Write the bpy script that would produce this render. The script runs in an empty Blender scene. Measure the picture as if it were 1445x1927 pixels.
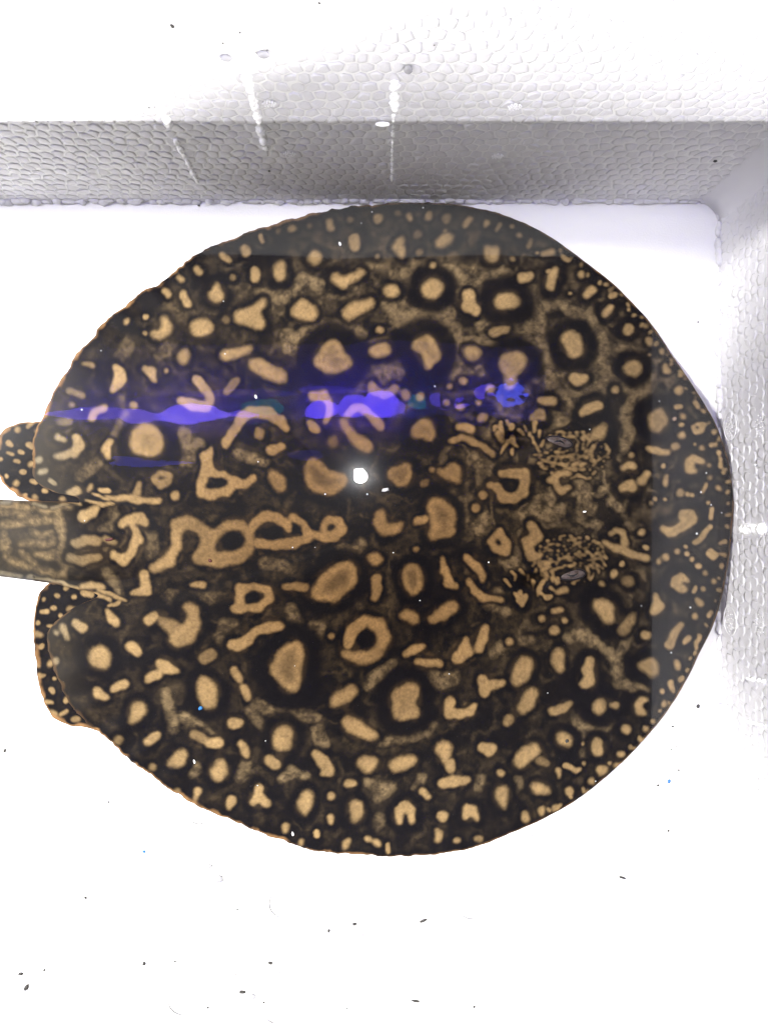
import bpy, math, random
import numpy as np
from mathutils import Vector

R = math.radians
SC = bpy.context.scene
COL = SC.collection
rng = random.Random(7)

# ------------------------------------------------------------------ camera
F = 1447.0                  # focal length, in pixels of the 1445 x 1927 photograph
U0, V0 = 744.0, 890.0       # the pixel straight below the camera
H = 0.385                   # camera above the water
ZF = 0.030                  # top of the box floor
ZW = ZF + 0.115             # water level
ZC = ZW + H                 # camera height
cam = bpy.data.cameras.new('camera')
cam.sensor_fit = 'AUTO'; cam.sensor_width = 36.0
cam.lens = F / 1927.0 * 36.0
cam.shift_x = -(U0 - 722.5) / 1927.0
cam.shift_y = (V0 - 963.5) / 1927.0
cam.clip_start = 0.01; cam.clip_end = 50.0
camo = bpy.data.objects.new('camera', cam); COL.objects.link(camo)
camo.location = (0, 0, ZC); camo.rotation_euler = (0, 0, 0)
SC.camera = camo

# ------------------------------------------------------------------ world and lamps
w = bpy.data.worlds.new('World'); SC.world = w; w.use_nodes = True
w.node_tree.nodes['Background'].inputs[0].default_value = (0.55, 0.55, 0.60, 1)
w.node_tree.nodes['Background'].inputs[1].default_value = 0.05

def area_lamp(name, loc, size, power, aim=(0, 0, 0.15), col=(1, 0.98, 0.95)):
    L = bpy.data.lights.new(name, 'AREA'); L.shape = 'DISK'
    L.size = size; L.energy = power; L.color = col
    o = bpy.data.objects.new(name, L); COL.objects.link(o)
    o.location = loc
    o.rotation_euler = (Vector(aim) - o.location).to_track_quat('-Z', 'Y').to_euler()
    return o
# overhead lights, steep enough to reach the floor of the box
area_lamp('overhead_light', (-1.80, 0.44, ZW + 2.6), 0.22, 320)
area_lamp('overhead_light', (-1.90, 0.16, ZW + 2.6), 0.22, 110)  # added to brighten the floor strip along the back side
area_lamp('overhead_light', (1.25, 0.25, ZW + 2.6), 0.30, 95)
area_lamp('overhead_light', (-0.15, 1.20, ZW + 2.6), 0.30, 95)
# low fill lights added at either hand to brighten the upper sides over the rim
area_lamp('side_fill', (1.70, -2.10, ZW + 1.26), 0.34, 215, aim=(-0.1, 0.17, 0.3))
area_lamp('side_fill', (-2.20, -1.80, ZW + 0.64), 0.34, 200, aim=(0.1, 0.17, 0.3))

vs = SC.view_settings
SC.display_settings.display_device = 'sRGB'
vs.view_transform = 'Standard'; vs.look = 'None'; vs.gamma = 1.0
vs.use_curve_mapping = False; vs.exposure = 0.0
SC.render.engine = 'CYCLES'
cy = SC.cycles
cy.use_denoising = True
cy.max_bounces = 10; cy.diffuse_bounces = 6; cy.glossy_bounces = 3; cy.transparent_max_bounces = 16
cy.caustics_reflective = False; cy.caustics_refractive = False
cy.sample_clamp_indirect = 6.0

# ------------------------------------------------------------------ helpers
def px(u, v, z):
    k = (ZC - z) / F
    return ((u - U0) * k, (V0 - v) * k, z)

def mesh_obj(name, verts, faces, mat, parent=None, smooth=False):
    me = bpy.data.meshes.new(name)
    me.from_pydata([tuple(map(float, p)) for p in verts], [], faces); me.update()
    if smooth: me.polygons.foreach_set('use_smooth', [True] * len(me.polygons))
    o = bpy.data.objects.new(name, me); COL.objects.link(o)
    if mat: me.materials.append(mat)
    if parent: o.parent = parent
    return o

def box_vf(x0, x1, y0, y1, z0, z1):
    v = [(x, y, z) for z in (z0, z1) for y in (y0, y1) for x in (x0, x1)]
    f = [(0, 2, 3, 1), (4, 5, 7, 6), (0, 1, 5, 4), (2, 6, 7, 3), (0, 4, 6, 2), (1, 3, 7, 5)]
    return v, f

def empty(name, loc=(0, 0, 0)):
    o = bpy.data.objects.new(name, None); COL.objects.link(o); o.location = loc
    o.empty_display_size = 0.02
    return o

def tag(o, label=None, cat=None, group=None, kind=None):
    if label: o['label'] = label
    if cat: o['category'] = cat
    if group: o['group'] = group
    if kind: o['kind'] = kind
    return o

def tube_vf(pts, rad, n=8, closed=False):
    V, Fc = [], []
    m = len(pts)
    for i, p in enumerate(pts):
        p = Vector(p)
        a = Vector(pts[(i - 1) % m] if closed or i else pts[0]); b = Vector(pts[(i + 1) % m] if closed or i < m - 1 else pts[-1])
        t = (b - a).normalized()
        s = t.cross(Vector((0, 0, 1)))
        if s.length < 1e-4: s = Vector((1, 0, 0))
        s.normalize(); q = s.cross(t)
        r = rad[i] if hasattr(rad, '__len__') else rad
        for k in range(n):
            an = 2 * math.pi * k / n
            V.append(p + (s * math.cos(an) + q * math.sin(an)) * r)
    for i in range(m if closed else m - 1):
        for k in range(n):
            a = i * n + k; b = i * n + (k + 1) % n
            c = ((i + 1) % m) * n + (k + 1) % n; d = ((i + 1) % m) * n + k
            Fc.append((a, b, c, d))
    if not closed:
        Fc.append(tuple(range(n - 1, -1, -1))); Fc.append(tuple((m - 1) * n + k for k in range(n)))
    return V, Fc

def blob_vf(c, rx, ry, rz, ang=0.0, jit=0.0, nu=8, nv=5, r=None):
    r = r or rng
    V = [(0, 0, rz)]; Fc = []
    for i in range(1, nv):
        t = math.pi * i / nv
        for k in range(nu):
            p = 2 * math.pi * k / nu; j = 1 + jit * (r.random() * 2 - 1)
            V.append((rx * math.sin(t) * math.cos(p) * j, ry * math.sin(t) * math.sin(p) * j, rz * math.cos(t)))
    V.append((0, 0, -rz))
    for k in range(nu):
        Fc.append((0, 1 + k, 1 + (k + 1) % nu))
        Fc.append((len(V) - 1, 1 + (nv - 2) * nu + (k + 1) % nu, 1 + (nv - 2) * nu + k))
    for i in range(nv - 2):
        for k in range(nu):
            a = 1 + i * nu + k; b = 1 + i * nu + (k + 1) % nu
            Fc.append((a, a + nu, b + nu, b))
    ca, sa = math.cos(ang), math.sin(ang)
    V = [(c[0] + x * ca - y * sa, c[1] + x * sa + y * ca, c[2] + z) for x, y, z in V]
    return V, Fc

class Nodes:
    def __init__(self, name):
        self.m = bpy.data.materials.new(name); self.m.use_nodes = True
        self.t = self.m.node_tree; self.t.nodes.clear()
        self.out = self.t.nodes.new('ShaderNodeOutputMaterial')
    def n(self, kind, **kw):
        x = self.t.nodes.new(kind)
        for k, v in kw.items():
            if k.startswith('i_'): x.inputs[k[2:].replace('_', ' ')].default_value = v
            else: setattr(x, k, v)
        return x
    def l(self, a, b): self.t.links.new(a, b)

def foam_material(name, col, grain=900.0, bump=0.25, vary=0.05, dist=0.0006):
    N = Nodes(name)
    p = N.n('ShaderNodeBsdfPrincipled', i_Roughness=0.6)
    p.inputs['Specular IOR Level'].default_value = 0.25
    tc = N.n('ShaderNodeTexCoord')
    nz = N.n('ShaderNodeTexNoise'); nz.inputs['Scale'].default_value = grain; nz.inputs['Detail'].default_value = 3
    nb = N.n('ShaderNodeTexNoise'); nb.inputs['Scale'].default_value = 23; nb.inputs['Detail'].default_value = 4
    N.l(tc.outputs['Object'], nz.inputs['Vector']); N.l(tc.outputs['Object'], nb.inputs['Vector'])
    mr = N.n('ShaderNodeMapRange'); mr.inputs['To Min'].default_value = 1 - vary; mr.inputs['To Max'].default_value = 1 + vary
    N.l(nb.outputs['Fac'], mr.inputs['Value'])
    mul = N.n('ShaderNodeMix', data_type='RGBA', blend_type='MULTIPLY'); mul.inputs[0].default_value = 1.0
    mul.inputs[6].default_value = (*col, 1); N.l(mr.outputs[0], mul.inputs[7])
    N.l(mul.outputs[2], p.inputs['Base Color'])
    b = N.n('ShaderNodeBump'); b.inputs['Strength'].default_value = bump; b.inputs['Distance'].default_value = dist
    N.l(nz.outputs['Fac'], b.inputs['Height']); N.l(b.outputs[0], p.inputs['Normal'])
    N.l(p.outputs[0], N.out.inputs['Surface'])
    return N.m

def plain(name, col, rough=0.6, metal=0.0, spec=0.3, bump=0.0, scale=800):
    N = Nodes(name)
    p = N.n('ShaderNodeBsdfPrincipled', i_Roughness=rough, i_Metallic=metal)
    p.inputs['Specular IOR Level'].default_value = spec
    nz = N.n('ShaderNodeTexNoise'); nz.inputs['Scale'].default_value = scale
    tc = N.n('ShaderNodeTexCoord'); N.l(tc.outputs['Object'], nz.inputs['Vector'])
    mr = N.n('ShaderNodeMapRange'); mr.inputs['To Min'].default_value = 0.7; mr.inputs['To Max'].default_value = 1.3
    N.l(nz.outputs['Fac'], mr.inputs['Value'])
    mul = N.n('ShaderNodeMix', data_type='RGBA', blend_type='MULTIPLY'); mul.inputs[0].default_value = 1.0
    mul.inputs[6].default_value = (*col, 1); N.l(mr.outputs[0], mul.inputs[7]); N.l(mul.outputs[2], p.inputs['Base Color'])
    N.l(p.outputs[0], N.out.inputs['Surface'])
    return N.m

def emit(name, col, strength):
    N = Nodes(name)
    e = N.n('ShaderNodeEmission'); e.inputs[0].default_value = (*col, 1); e.inputs[1].default_value = strength
    N.l(e.outputs[0], N.out.inputs['Surface'])
    return N.m

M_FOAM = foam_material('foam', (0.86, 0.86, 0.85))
M_JOINT = foam_material('foam_joint', (0.80, 0.80, 0.80), bump=0.15)  # paler than the beads: light through the foam put into the colour
M_BEAD = foam_material('foam_bead', (0.68, 0.675, 0.695), grain=1500, bump=0.3, vary=0.10, dist=0.0004)  # greyer than the plain foam: shade on the sides put into the colour
M_GROOVE_SHADE = plain('groove_shade', (0.16, 0.16, 0.165))  # dark tone painted for the shade in the moulded grooves
M_DARK = plain('dark_debris', (0.03, 0.028, 0.026))
M_GREY = plain('grey_debris', (0.30, 0.30, 0.31))
M_BLUE = plain('blue_debris', (0.02, 0.13, 0.36))
M_RED = plain('red_debris', (0.045, 0.008, 0.006))
M_WHITE = plain('plain_white', (0.92, 0.92, 0.92))
M_BLACKPL = plain('black_plastic', (0.02, 0.02, 0.022), rough=0.4)

# ------------------------------------------------------------------ the foam box
YB = 0.1765      # inner face of the back wall
XR = 0.2095      # inner face of the right wall
XL, YF = -0.62, -0.74
ZT = ZW + 0.2445  # rim of the box
TH = 0.03
box = empty('foam_box', (0, 0, 0))
tag(box, 'white expanded foam box holding shallow water and the stingray', 'box')
def box_part(name, *a, mat=M_FOAM):
    v, f = box_vf(*a)
    return mesh_obj(name, v, f, mat, box)
floor = box_part('bottom', XL - TH, XR + TH, YF - TH, YB + TH, 0, ZF)
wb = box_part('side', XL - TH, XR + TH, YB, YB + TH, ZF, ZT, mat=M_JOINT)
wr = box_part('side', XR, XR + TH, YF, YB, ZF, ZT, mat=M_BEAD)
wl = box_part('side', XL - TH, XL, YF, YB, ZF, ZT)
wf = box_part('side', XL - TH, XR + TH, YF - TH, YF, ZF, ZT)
wb['label'] = 'side of the box with large fused foam beads showing'

# fused beads: Voronoi cells of a jittered lattice, domed, with recessed joints
def cells(a0, a1, b0, b1, da, db, r):
    na = int((a1 - a0) / da) + 1; nb = int((b1 - b0) / db) + 1
    P = {}
    for j in range(-2, nb + 2):
        for i in range(-2, na + 2):
            P[i, j] = (a0 + (i + 0.5 * (j % 2) + r.uniform(-.24, .24)) * da, b0 + (j + r.uniform(-.24, .24)) * db)
    out = []
    for j in range(nb):
        for i in range(na):
            c = P[i, j]
            poly = [(c[0] - 2 * da, c[1] - 2 * db), (c[0] + 2 * da, c[1] - 2 * db), (c[0] + 2 * da, c[1] + 2 * db), (c[0] - 2 * da, c[1] + 2 * db)]
            for dj in (-2, -1, 0, 1, 2):
                for di in (-2, -1, 0, 1, 2):
                    if (di, dj) == (0, 0) or (i + di, j + dj) not in P: continue
                    q = P[i + di, j + dj]
                    nx, ny = q[0] - c[0], q[1] - c[1]; k = nx * (q[0] + c[0]) / 2 + ny * (q[1] + c[1]) / 2
                    new = []
                    for m in range(len(poly)):
                        A, B = poly[m - 1], poly[m]
                        fa = nx * A[0] + ny * A[1] - k; fb = nx * B[0] + ny * B[1] - k
                        if (fa < 0) != (fb < 0):
                            t = fa / (fa - fb); new.append((A[0] + t * (B[0] - A[0]), A[1] + t * (B[1] - A[1])))
                        if fb < 0: new.append(B)
                    poly = new
                    if len(poly) < 3: break
            if len(poly) < 3: continue
            poly = [(min(max(x, a0), a1), min(max(y, b0), b1)) for x, y in poly]
            out.append((c, poly))
    return out

def bead_vf(c, poly, put, r, gap=0.00017, up=0.00040):
    m = len(poly)
    g = [sum(p[k] for p in poly) / m for k in (0, 1)]
    size = max(1e-4, sum(math.hypot(p[0] - g[0], p[1] - g[1]) for p in poly) / m)
    u2 = up * r.uniform(0.75, 1.3); tx, ty = r.uniform(-.09, .09), r.uniform(-.09, .09)
    V = []
    for s, h in ((1 - gap / size, -0.0002), (1 - 1.9 * gap / size, u2 * 0.62), (0.55, u2)):
        for i, p in enumerate(poly):
            # round the corners a little
            a, b = poly[i - 1], poly[(i + 1) % m]
            q = (p[0] * 0.76 + (a[0] + b[0]) * 0.12, p[1] * 0.76 + (a[1] + b[1]) * 0.12)
            x, y = g[0] + (q[0] - g[0]) * s, g[1] + (q[1] - g[1]) * s
            V.append(put(x, y, h + (tx * (x - g[0]) + ty * (y - g[1])) * (h > 0)))
    Fc = []
    for k in (0, 1):
        for i in range(m):
            j = (i + 1) % m
            Fc.append((k * m + i, k * m + j, (k + 1) * m + j, (k + 1) * m + i))
    Fc.append(tuple(2 * m + i for i in range(m)))
    return V, Fc

def lay_beads(cl, put, wall, n_single, key, up=0.00040):
    r = random.Random(3)
    order = sorted(range(len(cl)), key=lambda i: key(cl[i][0]))
    single = set(order[:n_single])
    V, Fc = [], []
    for i, (c, poly) in enumerate(cl):
        a = [p[0] for p in poly]; b = [p[1] for p in poly]
        if max(a) - min(a) < 0.0012 or max(b) - min(b) < 0.0012: continue
        v, f = bead_vf(c, poly, put, r, up=up)
        if i in single: mesh_obj('bead', v, f, M_BEAD, wall, smooth=True)
        else:
            k = len(V); V += v; Fc += [tuple(x + k for x in q) for q in f]
    if V:
        o = mesh_obj('fused_beads', V, Fc, M_BEAD, wall, smooth=True); o['kind'] = 'stuff'

r1 = random.Random(11)
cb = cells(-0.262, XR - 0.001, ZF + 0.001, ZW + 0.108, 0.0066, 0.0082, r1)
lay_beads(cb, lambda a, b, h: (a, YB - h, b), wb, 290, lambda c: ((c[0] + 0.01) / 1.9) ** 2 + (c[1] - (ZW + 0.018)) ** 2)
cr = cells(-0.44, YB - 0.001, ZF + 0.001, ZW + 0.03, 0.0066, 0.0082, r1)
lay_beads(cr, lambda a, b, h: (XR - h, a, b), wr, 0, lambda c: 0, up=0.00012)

def corner():
    rc = 0.017; V, Fc = [], []; n_ = 12; zs = np.linspace(ZF + .0005, ZT - .001, 24)
    for z in zs:
        for i in range(n_ + 1):
            t = math.pi / 2 * i / n_
            V.append((XR - rc + rc * math.cos(t) + .0002, YB - rc + rc * math.sin(t) + .0002, z))
    for j in range(len(zs) - 1):
        for i in range(n_):
            a = j * (n_ + 1) + i; Fc.append((a, a + n_ + 1, a + n_ + 2, a + 1))
    V2 = len(V); V += [(XR + .001, YB + .001, zs[0]), (XR + .001, YB + .001, zs[-1])]
    for i in range(n_):
        Fc.append((V2, i, i + 1)); q = (len(zs) - 1) * (n_ + 1); Fc.append((V2 + 1, q + i + 1, q + i))
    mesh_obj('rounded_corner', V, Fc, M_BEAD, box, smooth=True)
corner()

# moulded vent marks and scraped seams
def vent_mark(parent, put, a, b, rad, mat, ring=True, arc=(0, 2 * math.pi), pins=18, seed=1, tr=0.00035, pin=0.00055):
    r = random.Random(seed); V, Fc = [], []
    if ring:
        n = 26; pts = []
        for i in range(n + 1):
            t = arc[0] + (arc[1] - arc[0]) * i / n
            pts.append(put(a + rad * math.cos(t), b + rad * math.sin(t), 0.0004))
        v, f = tube_vf(pts, [tr * (0.3 + 0.7 * math.sin(math.pi * min(1, max(0, i / n)))) for i in range(n + 1)], 6)
        V += v; Fc += f
    for k in range(pins):
        q = rad * 0.72 * math.sqrt((k + 0.5) / pins); t = k * 2.4
        v, f = blob_vf(put(a + q * math.cos(t), b + q * math.sin(t), 0.0007), pin, pin, pin, 0, 0.2, 6, 4, r)
        m = len(V); V += v; Fc += [tuple(x + m for x in g) for g in f]
    return mesh_obj('vent_mark', V, Fc, mat, parent, smooth=True)

on_floor = lambda a, b, h: (a, b, ZF + h)
on_back = lambda a, b, h: (a, YB - h - 0.0006, b)
on_right = lambda a, b, h: (XR - h - 0.0006, a, b)
def fpx(u, v): return px(u, v, ZF)[:2]
for k, (u, v, rr, arc, pins) in enumerate([(533, 1700, 26, (1.9, 5.2), 14), (885, 1705, 23, (3.3, 5.7), 5), (345, 1880, 29, (3.2, 5.0), 0),
                                           (375, 1530, 20, (3.6, 5.9), 4), (352, 1690, 24, (0, .01), 12), (180, 1512, 22, (0, .01), 6), (520, 1905, 20, (3.6, 4.6), 0)]):
    a, b = fpx(u, v)
    vent_mark(floor, on_floor, a, b, rr * (ZC - ZF) / F, M_GROOVE_SHADE, arc=arc, pins=pins, seed=k, tr=0.00042, pin=0.00030)
def wall_b(u, v):   # back wall point seen at a pixel
    z = ZC - YB * F / (V0 - v)
    return (u - U0) * (ZC - z) / F, z
def wall_r(u, v):
    z = ZC - XR * F / (u - U0)
    return (V0 - v) * (ZC - z) / F, z
for k, (u, v) in enumerate([(506, 190), (545, 285), (968, 196), (935, 290)]):  # lower two model the upper marks' mirror image in the water
    a, b = wall_b(u, v); vent_mark(wb, on_back, a, b, 0.0045, M_WHITE, ring=False, pins=22, seed=k + 20)
for k, (u, v) in enumerate([(1376, 802), (1376, 1168), (1432, 800), (1432, 1175)]):
    a, b = wall_r(u, v); vent_mark(wr, on_right, a, b, 0.009, M_FOAM, ring=k < 2, pins=18, seed=k + 30, tr=0.0003, pin=0.0004)

def seam(parent, pts, wid, seed):
    r = random.Random(seed); V, Fc = [], []
    for i in range(len(pts) - 1):
        A, B = Vector(pts[i]), Vector(pts[i + 1])
        n = max(2, int((B - A).length / 0.0028))
        for k in range(n):
            p = A.lerp(B, (k + r.random()) / n)
            s = wid * r.uniform(0.5, 1.2)
            v, f = blob_vf(p, s, s, s * r.uniform(0.7, 1.5), r.random(), 0.35, 7, 5, r)
            m = len(V); V += v; Fc += [tuple(x + m for x in g) for g in f]
    return mesh_obj('scraped_seam', V, Fc, M_WHITE, parent, smooth=True)
def bl(*uv, off=0.0006):
    return [(wall_b(u, v)[0], YB - off, wall_b(u, v)[1]) for u, v in uv]
seam(wb, bl((283, 165), (305, 205), (318, 232)), 0.0021, 1)
seam(wb, bl((462, 135), (478, 190), (489, 235), (499, 275)), 0.0021, 2)
seam(wb, bl((743, 150), (743, 205)), 0.0022, 3)
seam(wb, bl((741, 205), (738, 280), (737, 340)), 0.0010, 4)
seam(wb, bl((330, 260), (352, 300), (372, 340)), 0.0016, 5)
def rl(*uv): return [(XR - 0.0006, wall_r(u, v)[0], wall_r(u, v)[1]) for u, v in uv]
seam(wr, rl((1398, 996), (1443, 996)), 0.0030, 6)
seam(wr, rl((1405, 1276), (1443, 1282)), 0.0014, 7)
seam(wr, rl((1408, 1358), (1443, 1366)), 0.0010, 8)
# crushed, ragged foam along the foot of the two sides
def foot(parent, pts, seed, wid=0.0022):
    r = random.Random(seed); V, Fc = [], []
    for i in range(len(pts) - 1):
        A, B = Vector(pts[i]), Vector(pts[i + 1]); n = int((B - A).length / 0.006)
        for k in range(n):
            p = A.lerp(B, (k + r.random() * .8) / n)
            s = wid * r.uniform(0.5, 1.25); d = (B - A).normalized()
            v, f = blob_vf((p.x, p.y, ZF + 0.001 + r.random() * 0.003), 0.0045 * r.uniform(.6, 1.3) if abs(d.x) > .5 else s, s if abs(d.x) > .5 else 0.0045 * r.uniform(.6, 1.3), s * 1.3, 0, 0.25, 8, 5, r)
            m = len(V); V += v; Fc += [tuple(x + m for x in g) for g in f]
    o = mesh_obj('crushed_foot', V, Fc, M_BEAD, parent, smooth=True); o['kind'] = 'stuff'
foot(wb, [(-0.27, YB - 0.0005, ZF), (XR, YB - 0.0005, ZF)], 5)
foot(wr, [(XR - 0.0005, -0.40, ZF), (XR - 0.0005, YB, ZF)], 6)

# ------------------------------------------------------------------ water
N = Nodes('water')
tr = N.n('ShaderNodeBsdfTransparent'); tr.inputs[0].default_value = (0.86, 0.86, 0.86, 1)
g1 = N.n('ShaderNodeBsdfGlossy'); g1.inputs['Roughness'].default_value = 0.0
g2 = N.n('ShaderNodeBsdfGlossy'); g2.inputs['Roughness'].default_value = 0.125
fr = N.n('ShaderNodeFresnel', i_IOR=1.333)
mg = N.n('ShaderNodeMixShader'); mg.inputs[0].default_value = 0.34
N.l(g1.outputs[0], mg.inputs[1]); N.l(g2.outputs[0], mg.inputs[2])
mx = N.n('ShaderNodeMixShader'); N.l(fr.outputs[0], mx.inputs[0]); N.l(tr.outputs[0], mx.inputs[1]); N.l(mg.outputs[0], mx.inputs[2])
tc = N.n('ShaderNodeTexCoord')
mp = N.n('ShaderNodeMapping'); mp.inputs['Scale'].default_value = (5.0, 22.0, 1.0); N.l(tc.outputs['Object'], mp.inputs['Vector'])
n1 = N.n('ShaderNodeTexNoise'); n1.inputs['Scale'].default_value = 1.0; n1.inputs['Detail'].default_value = 3; N.l(mp.outputs[0], n1.inputs['Vector'])
# little ripples where the breathing holes stir the surface
sx, sy, _ = px(965, 760, ZW)
vm = N.n('ShaderNodeVectorMath', operation='DISTANCE'); vm.inputs[1].default_value = (sx, sy, 0); N.l(tc.outputs['Object'], vm.inputs[0])
mr = N.n('ShaderNodeMapRange', interpolation_type='SMOOTHSTEP'); mr.inputs['From Min'].default_value = 0.012; mr.inputs['From Max'].default_value = 0.055
mr.inputs['To Min'].default_value = 1.0; mr.inputs['To Max'].default_value = 0.0; N.l(vm.outputs['Value'], mr.inputs['Value'])
n2 = N.n('ShaderNodeTexNoise'); n2.inputs['Scale'].default_value = 95.0; n2.inputs['Detail'].default_value = 1.0; N.l(tc.outputs['Object'], n2.inputs['Vector'])
mu = N.n('ShaderNodeMath', operation='MULTIPLY'); N.l(n2.outputs['Fac'], mu.inputs[0]); N.l(mr.outputs[0], mu.inputs[1])
mu2 = N.n('ShaderNodeMath', operation='MULTIPLY'); mu2.inputs[1].default_value = 0.42; N.l(mu.outputs[0], mu2.inputs[0])
ad = N.n('ShaderNodeMath', operation='ADD'); N.l(n1.outputs['Fac'], ad.inputs[0]); N.l(mu2.outputs[0], ad.inputs[1])
bp = N.n('ShaderNodeBump'); bp.inputs['Strength'].default_value = 1.0; bp.inputs['Distance'].default_value = 0.00026
N.l(ad.outputs[0], bp.inputs['Height'])
for g in (g1, g2): N.l(bp.outputs[0], g.inputs['Normal'])
N.l(mx.outputs[0], N.out.inputs['Surface'])
water = mesh_obj('water', [(XL - .004, YF - .004, 0), (XR + .004, YF - .004, 0), (XR + .004, YB + .004, 0), (XL - .004, YB + .004, 0)], [(0, 1, 2, 3)], N.m)
water.location = (0, 0, ZW)
tag(water, 'clear shallow water filling the foam box', kind='structure')

# ------------------------------------------------------------------ pigment of the ray, with haze toward the rim painted in
def hashn(ix, iy, seed):
    h = (ix.astype(np.int64) * 374761393 + iy.astype(np.int64) * 668265263 + seed * 974711) & 0x7fffffff
    h = ((h ^ (h >> 13)) * 1274126177) & 0x7fffffff
    return ((h ^ (h >> 16)) & 0xffff) / 65535.0
def vnoise(P, scale, seed):
    x = P[:, 0] / scale; y = P[:, 1] / scale
    ix = np.floor(x); iy = np.floor(y); fx = x - ix; fy = y - iy
    fx = fx * fx * (3 - 2 * fx); fy = fy * fy * (3 - 2 * fy)
    a = hashn(ix, iy, seed); b = hashn(ix + 1, iy, seed); c = hashn(ix, iy + 1, seed); d = hashn(ix + 1, iy + 1, seed)
    return (a * (1 - fx) + b * fx) * (1 - fy) + (c * (1 - fx) + d * fx) * fy
def fbm(P, scale, seed, o=3):
    s = 0; w_ = 0
    for k in range(o):
        s = s + vnoise(P, scale / 2 ** k, seed + 17 * k) * 0.6 ** k; w_ += 0.6 ** k
    return s / w_
def sstep(a, b, x):
    t = np.clip((x - a) / (b - a), 0, 1); return t * t * (3 - 2 * t)

def parse(txt):
    """one mark a line: options (s strength, h dark halo, c dark heart), then x y r triples along the mark"""
    out = []
    for ln in txt.strip().splitlines():
        ln = ln.split('#')[0].strip()
        if not ln: continue
        o = {'s': 1.0, 'h': None, 'c': 0.0}
        if ':' in ln:
            a, ln = ln.split(':')
            for t in a.split(): o[t[0]] = float(t[1:])
        v = [float(t) for t in ln.replace(',', ' ').split()]
        out.append((o, [v[i:i + 3] for i in range(0, len(v), 3)]))
    return out

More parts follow.
